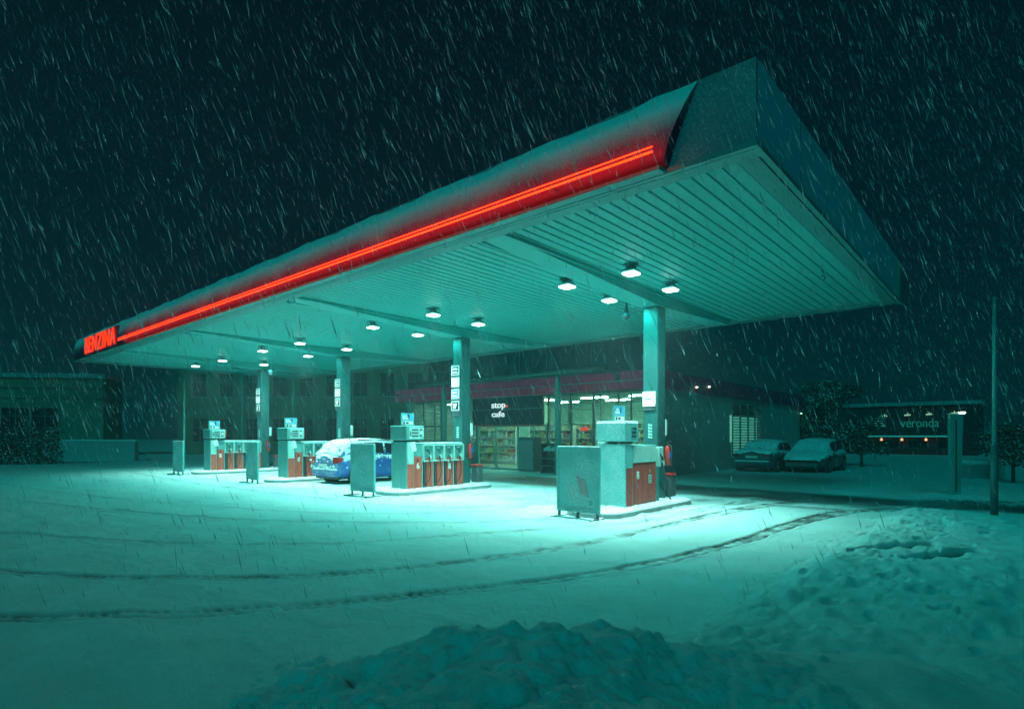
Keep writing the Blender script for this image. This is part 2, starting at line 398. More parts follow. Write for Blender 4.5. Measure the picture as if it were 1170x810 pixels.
ground=bpy.data.objects.new('ground',me); C.objects.link(ground); ground['kind']='structure'
print('ground verts',len(co))
m=bpy.data.materials.new('snow over asphalt'); m.use_nodes=True; nt=m.node_tree; N=nt.nodes; L=nt.links; b=N['Principled BSDF']
tc=N.new('ShaderNodeTexCoord'); at0=N.new('ShaderNodeAttribute'); at0.attribute_name='bare'
def noise(sc,det=5,ro=.6):
    n=N.new('ShaderNodeTexNoise'); n.inputs['Scale'].default_value=sc; n.inputs['Detail'].default_value=det; n.inputs['Roughness'].default_value=ro; L.new(tc.outputs['Object'],n.inputs['Vector']); return n
n1=noise(1.2,7,.65); n2=noise(34,8,.8); n3=noise(5,5,.6)
cr=N.new('ShaderNodeMapRange'); L.new(n1.outputs['Fac'],cr.inputs['Value']); cr.inputs[1].default_value=.3; cr.inputs[2].default_value=.7; cr.inputs[3].default_value=.86; cr.inputs[4].default_value=1.05
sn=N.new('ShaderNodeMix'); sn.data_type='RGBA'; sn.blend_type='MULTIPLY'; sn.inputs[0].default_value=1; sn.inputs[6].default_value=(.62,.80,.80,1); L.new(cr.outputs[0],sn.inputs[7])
# specks of grit and slush
n5=noise(42,3,.5); gr=N.new('ShaderNodeMapRange'); L.new(n5.outputs['Fac'],gr.inputs['Value']); gr.inputs[1].default_value=.62; gr.inputs[2].default_value=.70; gr.inputs[4].default_value=.3
s2=N.new('ShaderNodeMix'); s2.data_type='RGBA'; L.new(gr.outputs[0],s2.inputs[0]); L.new(sn.outputs[2],s2.inputs[6]); s2.inputs[7].default_value=(.25,.26,.26,1)
ad=N.new('ShaderNodeMath'); ad.operation='MULTIPLY_ADD'; L.new(n2.outputs['Fac'],ad.inputs[0]); ad.inputs[1].default_value=.7; ad.inputs[2].default_value=-.35
sm=N.new('ShaderNodeMath'); sm.operation='ADD'; L.new(ad.outputs[0],sm.inputs[0]); L.new(at0.outputs['Fac'],sm.inputs[1])
bf=N.new('ShaderNodeMapRange'); L.new(sm.outputs[0],bf.inputs['Value']); bf.inputs[1].default_value=.06; bf.inputs[2].default_value=.6
mg=N.new('ShaderNodeMath'); mg.operation='MULTIPLY'; L.new(bf.outputs[0],mg.inputs[0]); L.new(at0.outputs['Fac'],mg.inputs[1])
mg2=N.new('ShaderNodeMath'); mg2.operation='POWER'; L.new(mg.outputs[0],mg2.inputs[0]); mg2.inputs[1].default_value=.6; mg2.use_clamp=True
s3=N.new('ShaderNodeMix'); s3.data_type='RGBA'; L.new(mg2.outputs[0],s3.inputs[0]); L.new(s2.outputs[2],s3.inputs[6]); s3.inputs[7].default_value=(.055,.06,.062,1)
L.new(s3.outputs[2],b.inputs['Base Color'])
ro=N.new('ShaderNodeMapRange'); L.new(mg2.outputs[0],ro.inputs['Value']); ro.inputs[3].default_value=.8; ro.inputs[4].default_value=.38; L.new(ro.outputs[0],b.inputs['Roughness'])
b1=N.new('ShaderNodeBump'); b1.inputs['Strength'].default_value=.85; b1.inputs['Distance'].default_value=.02; L.new(n2.outputs['Fac'],b1.inputs['Height'])
b2=N.new('ShaderNodeBump'); b2.inputs['Strength'].default_value=.5; b2.inputs['Distance'].default_value=.05; L.new(n3.outputs['Fac'],b2.inputs['Height']); L.new(b1.outputs[0],b2.inputs['Normal']); L.new(b2.outputs[0],b.inputs['Normal'])
me.materials.append(m)
def gh(x,y): return float(height(np.array([float(x)]),np.array([float(y)]))[0][0])

# ------------------------------------------------------------------ canopy
X0,X1,Y0,Y1=-30.6,-2.2,6.6,16.75; ZS,ZT=4.8,5.78
can=thing('station_canopy','long flat forecourt canopy with red neon edge on four grey columns','canopy',(X0*.5+X1*.5,11.7,0))
def cb(name,mt,par=None): 
    def f(mb):
        o=mb.build(name,mt,par or can); return o
    return f
OX,OY=-(X0+X1)/2,-11.7
def T3(mb): mb.v=[(x+OX,y+OY,z) for x,y,z in mb.v]; return mb
T3(MB().box(X0+.06,X1-.06,Y0+.06,Y1-.06,4.98,5.6)).build('roof_slab',M['roof'],can)
T3(MB().box(X0+.07,X1-.07,Y0+.07,Y1-.07,5.603,5.74)).build('snow_cover',M['snow'],can)
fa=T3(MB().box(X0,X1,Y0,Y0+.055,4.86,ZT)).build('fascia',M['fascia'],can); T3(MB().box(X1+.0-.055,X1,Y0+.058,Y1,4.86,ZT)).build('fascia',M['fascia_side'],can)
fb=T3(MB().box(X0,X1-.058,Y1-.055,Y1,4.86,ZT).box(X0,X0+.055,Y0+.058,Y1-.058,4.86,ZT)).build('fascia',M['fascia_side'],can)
T3(MB().box(X1+.003,X1+.012,Y1-.32,Y1-.02,4.9,ZT-.02)).build('corner_panel',M['green'],can)
# thin cladding joints on the side
for y in np.arange(Y0+1.7,Y1-.6,1.7): T3(MB().box(X1+.001,X1+.006,y,y+.012,4.88,ZT-.01)).build('panel_joint',M['darksteel'],can)
# edge trim: frame below, lip and groove
tr=MB()
w=.3
tr.box(X0-.02,X1+.02,Y0-.02,Y0+.05,4.795,4.858).box(X0+.003,X1-.003,Y0+.075,Y0+w,4.80,4.9)
tr.box(X1-.05,X1+.02,Y0+.052,Y1+.02,4.795,4.858).box(X1-w,X1-.075,Y0+w+.003,Y1-.08,4.80,4.9)
tr.box(X0-.02,X1-.052,Y1-.05,Y1+.02,4.795,4.858).box(X0+.08,X1-w-.003,Y1-w,Y1-.075,4.80,4.9)
tr.box(X0-.02,X0+.05,Y0+.052,Y1-.052,4.795,4.858).box(X0+.075,X0+w,Y0+w+.003,Y1-w-.003,4.80,4.9)
T3(tr).build('edge_trim',M['trim'],can)
# profiled soffit
mb=MB(); prof=[]; x=X0+w
while x<X1-w-.01:
    for dx,z in ((0,4.865),(.14,4.865),(.15,4.886),(.19,4.886)): prof.append((min(x+dx,X1-w),z))
    x+=.2
prof.append((X1-w,4.865))
mb.grid([[(px,Y0+w,pz) for px,pz in prof],[(px,Y1-w,pz) for px,pz in prof]],False)
T3(mb).build('soffit',M['soffit'],can)
COLX=[-6.49,-12.99,-19.49,-25.99]; CY=12.49
for cx in COLX:
    T3(MB().prism([(Y0+w+.01,4.864),(Y1-w-.01,4.864),(Y1-w-.01,4.76),(CY+.5,4.60),(CY-.5,4.60),(Y0+w+.01,4.835)],0,cx-.24,cx+.24).box(cx-.29,cx-.243,Y0+w+.01,Y1-w-.01,4.8,4.862).box(cx+.243,cx+.29,Y0+w+.01,Y1-w-.01,4.8,4.862)).build('beam',M['soffit'],can)
    c=T3(MB().box(cx-.19,cx+.19,CY-.19,CY+.19,.1,4.598,b=.018)).build('column',M['colpaint'],can)
    T3(MB().box(cx-.26,cx+.26,CY-.26,CY+.26,.10,.16,b=.01)).build('base_plate',M['darksnow'],c)
# red bulging panel with neon
PA=[(Y0-.02,4.862),(Y0-.15,4.90),(Y0-.19,5.0),(Y0-.20,5.12),(Y0-.18,5.3),(Y0-.14,5.48),(Y0-.085,5.64),(Y0-.01,5.76),(Y0+.08,5.82),(Y0+.3,5.86),(Y0+.6,5.76)]
def redmat():
    m=bpy.data.materials.new('red fascia with settled snow'); m.use_nodes=True; nt=m.node_tree; N=nt.nodes; L=nt.links; b=N['Principled BSDF']
    ge=N.new('ShaderNodeNewGeometry'); sp=N.new('ShaderNodeSeparateXYZ'); L.new(ge.outputs['Normal'],sp.inputs[0])
    sq=N.new('ShaderNodeSeparateXYZ'); L.new(ge.outputs['Position'],sq.inputs[0])
    n=N.new('ShaderNodeTexNoise'); n.inputs['Scale'].default_value=60; n.inputs['Detail'].default_value=4; n.inputs['Roughness'].default_value=.9; L.new(ge.outputs['Position'],n.inputs['Vector'])
    n2=N.new('ShaderNodeTexNoise'); n2.inputs['Scale'].default_value=1.3; n2.inputs['Detail'].default_value=4; L.new(ge.outputs['Position'],n2.inputs['Vector'])
    a=N.new('ShaderNodeMath'); a.operation='MULTIPLY_ADD'; L.new(n.outputs['Fac'],a.inputs[0]); a.inputs[1].default_value=1.5; a.inputs[2].default_value=-.75
    c=N.new('ShaderNodeMath'); c.operation='MULTIPLY_ADD'; L.new(sp.outputs['Z'],c.inputs[0]); c.inputs[1].default_value=.8
    hz_=N.new('ShaderNodeMapRange'); L.new(sq.outputs['Z'],hz_.inputs['Value']); hz_.inputs[1].default_value=5.2; hz_.inputs[2].default_value=5.55; hz_.inputs[3].default_value=-.15; hz_.inputs[4].default_value=.55
    h2_=N.new('ShaderNodeMath'); h2_.operation='ADD'; L.new(a.outputs[0],h2_.inputs[0]); L.new(hz_.outputs[0],h2_.inputs[1]); L.new(h2_.outputs[0],c.inputs[2])
    d=N.new('ShaderNodeMath'); d.operation='MULTIPLY_ADD'; L.new(n2.outputs['Fac'],d.inputs[0]); d.inputs[1].default_value=.5; L.new(c.outputs[0],d.inputs[2])
    r=N.new('ShaderNodeMapRange'); L.new(d.outputs[0],r.inputs['Value']); r.inputs[1].default_value=.10; r.inputs[2].default_value=.95
    mx=N.new('ShaderNodeMix'); mx.data_type='RGBA'; L.new(r.outputs[0],mx.inputs[0]); mx.inputs[6].default_value=(.30,.02,.075,1); mx.inputs[7].default_value=(.8,.82,.83,1); L.new(mx.outputs[2],b.inputs['Base Color'])
    b.inputs['Roughness'].default_value=.6
    bp=N.new('ShaderNodeBump'); bp.inputs['Strength'].default_value=.4; bp.inputs['Distance'].default_value=.02; L.new(r.outputs[0],bp.inputs['Height']); L.new(bp.outputs[0],b.inputs['Normal'])
    return m
M['redfascia']=redmat()
xe=lambda z: -3.24+.42*((z-4.86)/1.0)
n=90; rows=[]
for k in range(n+1):
    rows.append([((X0-.03)+(xe(z)-(X0-.03))*k/n, y, z+(.018*math.sin(k*.9+y*9)+.012*math.sin(k*2.3) if z>5.7 else 0)) for y,z in PA])
mb=MB().grid(rows,True)
for k in (0,n):   # closed ends
    r=rows[k]; mb.add([*r,(r[-1][0],Y0+.58,5.745),(r[-1][0]-.05,Y0-.003,5.785),(r[0][0],Y0-.003,4.862)],[tuple(range(len(r)+3))])
red=T3(mb).build('red_fascia_panel',M['redfascia'],can)
T3(MB().prism([(Y0-.205,4.79),(Y0-.05,4.79),(Y0-.03,4.858),(Y0-.205,4.835)],0,X0-.03,-3.26)).build('lower_trim',M['trim'],can)
ne=MB(); yn=Y0-.38
ne.tube([(-23.7,yn,4.99),(-3.26,yn,4.99)],.008,8); ne.tube([(-23.7,yn+.005,4.935),(-3.26,yn+.005,4.935)],.013,8)
T3(ne).build('neon_tube',M['neon'],can)
T3(MB().tube([(X0-.10,Y0-.1,4.98),(X0-.10,Y0+1.4,4.98)],.03,8).tube([(X0-.10,Y0-.1,5.03),(X0-.10,Y0+1.4,5.03)],.015,8)).build('neon_tube',M['neon'],can)
for x in np.arange(-23,-3.4,2.6): T3(MB().box(x,x+.008,yn+.012,Y0-.13,4.955,4.965)).build('tube_clip',M['darksteel'],can)
text('lit_letters','BENZINA',M['neontext'],can,(-26.6+OX,Y0-.23+OY,5.24),width=4.0,height=.62,ext=.03,bold=0,shear=.10)
T3(MB().prism([(Y0-.215,4.88),(Y0-.205,5.58),(Y0-.05,5.6),(Y0-.1,4.9)],0,-28.75,-24.45)).build('letter_backing',M['shopred'],can)
T3(MB().tube([(X0-.05,10.8,4.82),(X0-.05,10.8,.05)],.05,8)).build('downpipe',M['steel'],can)
# fittings on the soffit
s=thing('speaker_horn','small grey horn speaker hanging from the canopy soffit left of the nearest column','loudspeaker',(-7.15,12.35,4.5))
MB().box(-.02,.02,-.02,.02,.12,.36).tube([(0,0,.14),(.05,-.1,0),(.08,-.16,-.06)],[.04,.05,.09],12).build('horn',M['darksteel'],s)
s=thing('security_camera','small security camera angled from the soffit beside the farthest column','camera',(-25.5,12.6,4.42))
MB().tube([(0,0,.44),(0,0,.06)],.03,8).build('bracket',M['pale'],s); MB().obox((.18,-.1,.02),(.22,-.12,.03),(.03,.055,0),(0,0,.05)).build('camera_body',M['white'],s)
s=thing('dangling_cable','thin loose cable hanging from the soffit near the far right corner','cable',(-2.95,12.6,4.84))
MB().tube([(0,0,.02),(.02,.03,-.06),(-.03,.06,-.1),(.03,.1,-.08),(0,.14,-.16),(.04,.16,-.1)],.008,6).build('wire',M['dark'],s)

# ------------------------------------------------------------------ lamps
def make_lamp(lit):
    t=empty('canopy_lamp')
    MB().box(-.12,.12,-.12,.12,.165,.195,b=.01).box(-.10,-.08,-.02,.02,.10,.166).box(.08,.10,-.02,.02,.10,.166).build('bracket',M['steel'],t)
    MB().box(-.14,.14,-.14,.14,.031,.10,b=.03).build('housing',M['steel'],t)
    v=[(-.13,-.13,.03),(.13,-.13,.03),(.13,.13,.03),(-.13,.13,.03),(-.12,-.12,0),(.12,-.12,0),(.12,.12,0),(-.12,.12,0)]
    MB().add(v,[(0,3,2,1),(4,5,6,7),(0,1,5,4),(1,2,6,5),(2,3,7,6),(3,0,4,7)]).build('lens',M['lens'] if lit else M['pale'],t)
    return t
WIDE=31; BEAM=32; lamps=[]
spots=[(-5.6,-7.1,9.85,11.5),(-11.35,-13.95,9.9,11.55),(-18.2,-20.85,10.0,11.8),(-24.8,-27.6,10.2,11.95)]
names=['nearest','second','third','farthest']
lit0=make_lamp(True); first=True
for bi,(xa,xb,ya,yb) in enumerate(spots):
    for j,(x,y) in enumerate([(xa,ya),(xb,ya),(xa,yb),(xb,yb)]):
        lit=not(bi==3 and j==3)
        if lit: o=lit0 if first else copy_tree(lit0); first=False
        else: o=make_lamp(False)
        o.location=(x,y,4.67)
        tag(o,('lit' if lit else 'unlit')+' square canopy lamp, %s %s one of the four around the %s column'%('front' if j<2 else 'back','right' if j%2==0 else 'left',names[bi]),'lamp','square lamps under the canopy')
        if lit:
            l=bpy.data.lights.new('lamp_light','AREA'); l.shape='SQUARE'; l.size=.24; l.energy=WIDE; l.color=(0,1,.86); l.spread=R(172)
            lo=bpy.data.objects.new('lamp_light',l); C.objects.link(lo); lo.location=(0,0,-.012); lo.parent=o
            l=bpy.data.lights.new('lamp_beam','AREA'); l.shape='SQUARE'; l.size=.2; l.energy=BEAM; l.color=(.62,1,.87); l.spread=R(104)
            lo=bpy.data.objects.new('lamp_beam',l); C.objects.link(lo); lo.location=(0,0,-.02); lo.parent=o

# ------------------------------------------------------------------ islands
def capsule(mb,x0,x1,y0,y1,z0,z1,r):
    def ring(e,z):
        pts=[]
        for cx,cy,a0 in ((x1-r,y1-r,0),(x0+r,y1-r,90),(x0+r,y0+r,180),(x1-r,y0+r,270)):
            for k in range(7):
                a=R(a0+k*15); pts.append((cx+(r-e)*math.cos(a),cy+(r-e)*math.sin(a),z))
        return pts
    L=[ring(0,z0),ring(0,z1-.035),ring(.012,z1-.012),ring(.04,z1)]
    n=len(L[0]); vs=[p for q in L for p in q]
    fs=[(i*n+k,i*n+(k+1)%n,(i+1)*n+(k+1)%n,(i+1)*n+k) for i in range(3) for k in range(n)]+[tuple((3)*n+k for k in range(n))]
    return mb.add(vs,fs)
mbk=capsule(MB(),-.62,.62,-.5,3.35,-.05,.125,.42)
isl=thing('pump_island','','kerbed island',(0,0,0),group='kerbed pump islands')
mbk.build('kerb',M['kerb'],isl)
# lumpy snow on top
sr=[]
for i in range(41):
    v=i/40; row=[]
    for j in range(15):
        u=j/14; x=-.58+1.16*u; y=-.44+3.72*v
        # pull the corners in
        ex=min(y+.44,3.28-y); k=1.0 if ex>.42 else math.sqrt(max(.0,1-((.42-ex)/.42)**2))
        x=x*(.45+.55*k)
        e=min(u,1-u,v*3,(1-v)*3); z=.118+min(e*.35,.035)+.012*random.uniform(-1,1)*(1 if .02<e else 0)
        row.append((x,y,z))
    sr.append(row)
MB().grid(sr).build('snow_cover',M['snow'],isl)
islands=[]
ilab=['snowy kerbed island under pump 8 nearest the camera','snowy kerbed island carrying pump 6','snowy kerbed island carrying pump 4 beside the blue car','snowy kerbed island carrying pump 2 farthest away']
for i,cx in enumerate(COLX):
    o=isl if i==0 else copy_tree(isl); o.location=(cx+.05,10.0,0); o['label']=ilab[i]; islands.append(o)

# ------------------------------------------------------------------ dispensers
def nozzle(par,x,y,z,mirror=1):
    nz=MB(); nz.tube([(x+.05,y+.03,z-.02),(x+.055,y+.05,z+.10),(x+.05,y+.02,z+.20)],[.024,.03,.024],8)
    nz.tube([(x+.05,y+.02,z+.2),(x+.03,y-.05,z+.27)],[.014,.011],6); nz.obox((x+.06,y+.07,z+.07),(.012,0,0),(0,.006,.0),(0,0,.06))
    n=nz.build('nozzle',M['dark'],par)
    MB().obox((x+.062,y+.06,z+.06),(.018,0,0),(0,.03,.01),(0,-.02,.06)).build('nozzle_guard',M['pale'],n)
    return n
def make_head(t,ylen=.62,display='+x',dusty=False,disp=True):
    bm=M['steel_dust'] if dusty else M['steel']
    MB().box(-.28,.28,.04,ylen-.1,1.30,1.345).build('neck',M['dark'],t)
    h=MB().box(-.36,.36,-.02,ylen,1.345,1.745,b=.02).build('head',bm,t)
    for sx in (1,):
        if disp:
            box('display_panel',M['pale'],h,.361,.368,.08,ylen-.04,1.385,1.70)
            mb=MB()
            for k in range(3): mb.box(.369,.373,.16,.40,1.43+k*.085,1.485+k*.085)
            mb.box(.369,.373,.10,.135,1.45,1.6); mb.build('readout',M['darksteel'],h)
            box('keypad',M['darksteel'],h,.369,.374,.44,.53,1.43,1.66); box('keypad_window',M['white'],h,.3745,.377,.46,.51,1.50,1.6)
        else:
            mb=MB()
            for k in range(3): mb.box(.361,.367,.20,.40,1.43+k*.085,1.465+k*.085)
            mb.build('readout',M['dark'],h)
    s=box('topper_sign',M['steel'],t,-.02,.02,.07,.53,1.76,2.10)
    box('topper_post',M['darksteel'],t,-.012,.012,.1,.5,1.744,1.762)
    mb=MB(); 
    box('topper_print',M['cyan'],s,.0215,.024,.09,.51,1.90,2.08)
    mb.box(.0245,.027,.12,.32,1.93,1.98).box(.0245,.027,.12,.26,2.0,2.03).box(.0215,.024,.12,.48,1.78,1.87); mb.build('topper_print_light',M['white'],s)
    MB().box(-.02-.002,-.0215,.09,.51,1.78,2.08).build('topper_back_print',M['cyan'],s)
    mb=MB(); mb.box(.0245,.027,.30,.36,1.94,2.06).box(.0245,.0275,.14,.2,1.79,1.86).box(.0245,.0275,.24,.33,1.8,1.85); mb.build('topper_print_dark',M['signboard'],s)
    return h
def make_pump():
    t=empty('fuel_dispenser')
    MB().box(-.335,.335,0,.28,0,1.30,b=.012).build('cabinet',M['steel'],t)
    MB().box(.3355,.341,.035,.25,.69,1.28).build('side_panel',M['pale'],t)
    MB().box(.3355,.341,.035,.25,.02,.68).build('red_panel',M['redpanel'],t)
    MB().box(-.341,-.3355,.035,.25,.02,.68).build('red_panel',M['redpanel'],t)
    MB().box(-.26,.26,.283,2.17,0,1.22,b=.01).build('hose_cabinet',M['darksteel'],t)
    MB().box(-.29,.29,.283,2.17,1.222,1.265,b=.01).build('cabinet_top',M['steel_dust'],t)
    MB().box(.261,.30,.31,.56,.0,.88).build('red_panel',M['redpanel'],t)
    MB().box(.261,.295,.31,.585,.885,1.22).build('number_housing',M['steel'],t)
    MB().box(.301,.304,.40,.46,.74,.82).build('sticker',M['black'],t)
    for i in range(4):
        y=.62+.395*i
        for s in (1,-1):
            a,b2=(.261,.298) if s>0 else (-.298,-.261)
            MB().box(a,b2,y+.13,y+.375,0,.84).build('red_panel',M['redpanel'],t)
            if s>0:
                f=MB().box(.262,.34,y-.01,y+.012,.74,1.22).box(.262,.34,y+.35,y+.375,.74,1.22).box(.262,.34,y+.0125,y+.3495,1.185,1.22).box(.262,.34,y+.0125,y+.3495,.74,.77)
                ho=f.build('nozzle_holder',M['pale'],t); box('holder_back',M['steel'],ho,.262,.275,y+.013,y+.349,.771,1.184)
                box('grade_label',[M['green'],M['blue'],M['blue'],M['black']][i],ho,.276,.28,y+.03,y+.11,1.11,1.17)
                box('grade_stripe',M['white'],ho,.276,.28,y+.13,y+.26,1.115,1.135)
                nz=nozzle(t,.29,y+.17,.82)
                pts=[(.345,y+.19,.82),(.38,y+.20,.68),(.39,y+.21,.45),(.37,y+.17,.22),(.34,y+.08,.10),(.30,y+.04,.12),(.28,y+.05,.3),(.27,y+.05,.74)]
                MB().tube(pts,.014,7).build('hose',M['dark'],t)
        MB().box(.261,.305,y-.03,y-.018,0,1.22).build('divider',M['pale'],t)
    box('sticker',M['white'],t,.2985,.302,.62+.79+.17,.62+.79+.27,.50,.68)
    MB().box(.2985,.302,.62+.79+.15,.62+.79+.2,.7,.75).build('sticker',M['white'],t)
    make_head(t)
    box('red_tag',M['redp'],t,.20,.23,.64,.70,1.42,1.68)
    p=MB(); a=R(14); p.obox((.352,.23,1.16),(.004,0,.0),(0,.085*math.cos(a),.085*math.sin(a)),(0,-.13*math.sin(a),.13*math.cos(a))); pn=p.build('paper_notice',M['paper'],t)
    return t
nums=['8','6','4','2']
plab={1:'grey fuel pump with red panels numbered 6 and four hanging nozzles',2:'grey fuel pump numbered 4 partly behind the snowy blue car',3:'grey fuel pump numbered 2 on the farthest island'}
p0=make_pump()
for i in (1,2,3):
    o=p0 if i==1 else copy_tree(p0)
    o.location=(COLX[i]+.05,10.03,.14); tag(o,plab[i],'fuel pump','fuel pumps on the kerbed islands')
    pumps_num=(o,nums[i])
    text('number',nums[i],M['white'],o,(.3015,.435,.63),height=.17,ext=.004,face='+x',bold=.02)
# pump 8
t=thing('fuel_dispenser','grey snow-dusted fuel pump with dark red door numbered 8 nearest the camera','fuel pump',(COLX[0]+.10,10.42,.14),group='fuel pumps on the kerbed islands')
MB().box(-.335,.335,0,.30,0,1.29,b=.012).build('cabinet',M['steel_dust'],t)
MB().box(.3355,.34,.03,.27,.02,.80).build('red_panel',M['redpanel_dust'],t)
MB().box(-.28,.28,.303,1.42,0,1.27,b=.01).build('hose_cabinet',M['steel'],t)
MB().box(.281,.31,.34,1.36,.90,1.24).build('upper_panel',M['pale'],t)
MB().box(.281,.305,.34,1.36,.01,.885).build('red_door',M['redpanel_dust'],t)
MB().box(.306,.309,.355,1.345,.02,.03).box(.306,.309,.355,1.345,.86,.87).build('door_seam',M['dark'],t)
text('number','8',M['pale'],t,(.3065,.56,.63),height=.17,ext=.004,face='+x',bold=.02)
MB().box(.3055,.309,1.02,1.16,.44,.62).build('sticker',M['pale'],t); MB().box(.3055,.309,1.08,1.1,.66,.74).build('sticker',M['pale'],t)
mb=MB()
for k in range(3): mb.box(.3095,.311,1.04,1.14,.465+k*.05,.485+k*.05)
mb.build('sticker_print',M['darksteel'],t)
MB().box(.25,.37,1.40,1.60,.78,1.22,b=.01).build('nozzle_holder',M['pale'],t)
MB().box(-.2,.25,1.423,1.62,0,1.1).build('hose_mast',M['steel'],t)
nozzle(t,.34,1.47,.80)
MB().tube([(.40,1.5,.8),(.45,1.58,.5),(.43,1.75,.15),(.36,2.0,.0),(.25,2.15,.03),(.15,2.0,.25),(.1,1.65,.6)],.015,8).build('hose',M['dark'],t)
make_head(t,.5,dusty=True,disp=False)
mb=MB()
for k in range(9):
    x=-.30+k*.022; r=.035+.012*math.sin(k*2.1); mb.tube([(x-.02,-.01+.03*(k%3),1.29),(x,-.0+.03*(k%3),1.29+r),(x+.02,.01,1.29)],[r*.6,r,r*.5],7)
mb.build('snow_clump',M['snow'],t)
MB().box(-.35,.35,-.01,.49,1.746,1.765,b=.008).build('snow_cover',M['snow'],t)

# ------------------------------------------------------------------ advert boards
def make_board(front=False):
    t=empty('advert_board'); fm=M['steel_dust']
    w,h0,h1=.5,.12,1.38
    MB().box(-w,-w+.05,-.03,.03,h0-.0,h1).box(w-.05,w,-.03,.03,h0,h1).box(-w+.052,w-.052,-.03,.03,h1-.05,h1).box(-w+.052,w-.052,-.03,.03,h0,h0+.06).build('frame',fm,t)
    p=MB().box(-w+.05,w-.05,-.014,.014,h0+.06,h1-.05).build('poster',M['steel_dust'],t)
    for x in (-w+.05,0,w-.05): MB().box(x-.022,x+.022,-.02,.02,.0,h0).box(x-.035,x+.035,-.26 if x else -.02,.26 if x else .02,-.004,.03).build('foot',M['darksnow'],t)
    MB().box(-w+.02,w-.02,-.028,.028,h1+.001,h1+.022,b=.009).build('snow_cap',M['snow'],t)
    return t,p
lb={0:'large snow-dusted poster board in front of pump 8 nearest the camera',1:'blank grey advert board standing in front of pump 6',2:'blank grey advert board between pump 2 and pump 4',3:'blank grey advert board at the far left end of the forecourt'}
bxs=[(-6.5,9.38),(-13.25,9.08),(-19.72,9.1),(-26.45,9.1)]
b1,p1=make_board(); b1.location=(*bxs[1],.0); 
for i in (1,2,3):
    o=b1 if i==1 else copy_tree(b1); o.location=(*bxs[i],0); o.rotation_euler[2]=R([0,3,-4,2][i]); tag(o,lb[i],'advert board','advert boards before the islands')
o,p=make_board(); o.location=(*bxs[0],0); tag(o,lb[0],'advert board','advert boards before the islands')
mb=MB(); mb.obox((.12,-.018,.62),(.10,0,-.035),(0,.003,0),(-.05,0,.17)); mb.build('poster_picture',mat('pinkish print',(.45,.30,.30),.6,0,.2,8,dust=.5),p)
mb=MB()
for k in range(4): mb.obox((-.22+.07*k,-.018,.50-.02*k+.05*(k%2)),(.014,0,-.004),(0,.003,0),(-.07,0,.15))
mb.obox((-.02,-.018,.86),(.012,0,0),(0,.003,0),(-.10,0,.10)); mb.build('poster_stripe',mat('pale print',(.5,.55,.55),.6,0,.2,8,dust=.5),p)
MB().box(.24,.38,-.02,-.0145,.24,.40).build('poster_emblem',M['pale'],p)
MB().box(.265,.355,-.0225,-.0205,.265,.375).build('poster_emblem_print',M['steel'],p)

# ------------------------------------------------------------------ column signs, extinguishers, towel boxes
def pic(par,kind,z):
    lit=M['litwhite']
    if kind=='blank': box('sign_face',lit,par,-.17,.17,-.035,-.03,z-.145,z+.145)
    else:
        box('sign_border',lit,par,-.17,.17,-.035,-.03,z-.145,z+.145)
        f=box('sign_face',M['litblue'] if kind=='blue' else M['black'],par,-.145,.145,-.039,-.0355,z-.12,z+.12)
        mb=MB()
        if kind in('rows','blue'):
            for k in (-.06,.045): mb.box(-.11,.08,-.043,-.0395,z+k-.03,z+k+.03).box(.085,.11,-.043,-.0395,z+k-.03,z+k+.01)
            mb.box(-.13,-.115,-.043,-.0395,z-.09,z+.075)
        else:
            mb.box(-.09,.03,-.043,-.0395,z-.09,z+.03).box(-.11,.08,-.043,-.0395,z+.035,z+.075).box(.035,.06,-.043,-.0395,z-.02,z+.0345)
        mb.build('pictogram',lit,f)
for i in (1,2,3):
    ks=['rows','blank','blue','hand'] if i==1 else ['rows','blank','hand']
    lab={1:'stack of four pictogram signs with a blue one on the second column',2:'stack of three black and white pictogram signs on the third column',3:'stack of three black and white pictogram signs on the farthest column'}[i]
    t=thing('pictogram_sign',lab,'sign',(COLX[i]-.05,CY-.197,3.05),group='pictogram signs on the columns')
    n=len(ks); box('backing',M['darksteel'],t,-.185,.185,-.029,.0,.72-.36*n-.02,.74)
    for k,kk in enumerate(ks): pic(t,kk,.55-.36*k)
    box('light_box',M['darksteel'],t,-.17,.17,-.02,.0,.72-.36*n-.12,.72-.36*n-.03)
t=thing('notice_sign','square white lit notice on the nearest column','sign',(-6.51,CY-.197,2.46))
box('sign_face',M['litwhite'],t,-.155,.155,-.035,0,-.17,.17)
mb=MB(); 
for k,(a,b2) in enumerate(((-.09,-.06),(-.05,-.03),(-.02,.01),(.02,.04),(.05,.07))): mb.box(a,b2,-.038,-.0355,-.02,.012+.01*(k%2))
mb.build('small_print',M['darksteel'],t)
box('shade_box',M['darksteel'],t,-.15,.15,-.02,0,-.26,-.175)
for i,cx in enumerate(COLX):
    lab=['barcode-like','second','third','farthest']
    t=thing('column_sticker','narrow pale sticker of small symbols low on the %s column'%names[i],'sticker',(cx+(.0 if i==0 else .03),CY-.197,1.72),group='stickers on the columns')
    mb=MB()
    for k in range(5):
        mb.box(-.055,-.01,-.004,0,-.17+k*.07,-.12+k*.07); mb.box(.0,.05,-.004,0,-.175+k*.07,-.13+k*.07)
    mb.build('symbols',M['pale'],t)
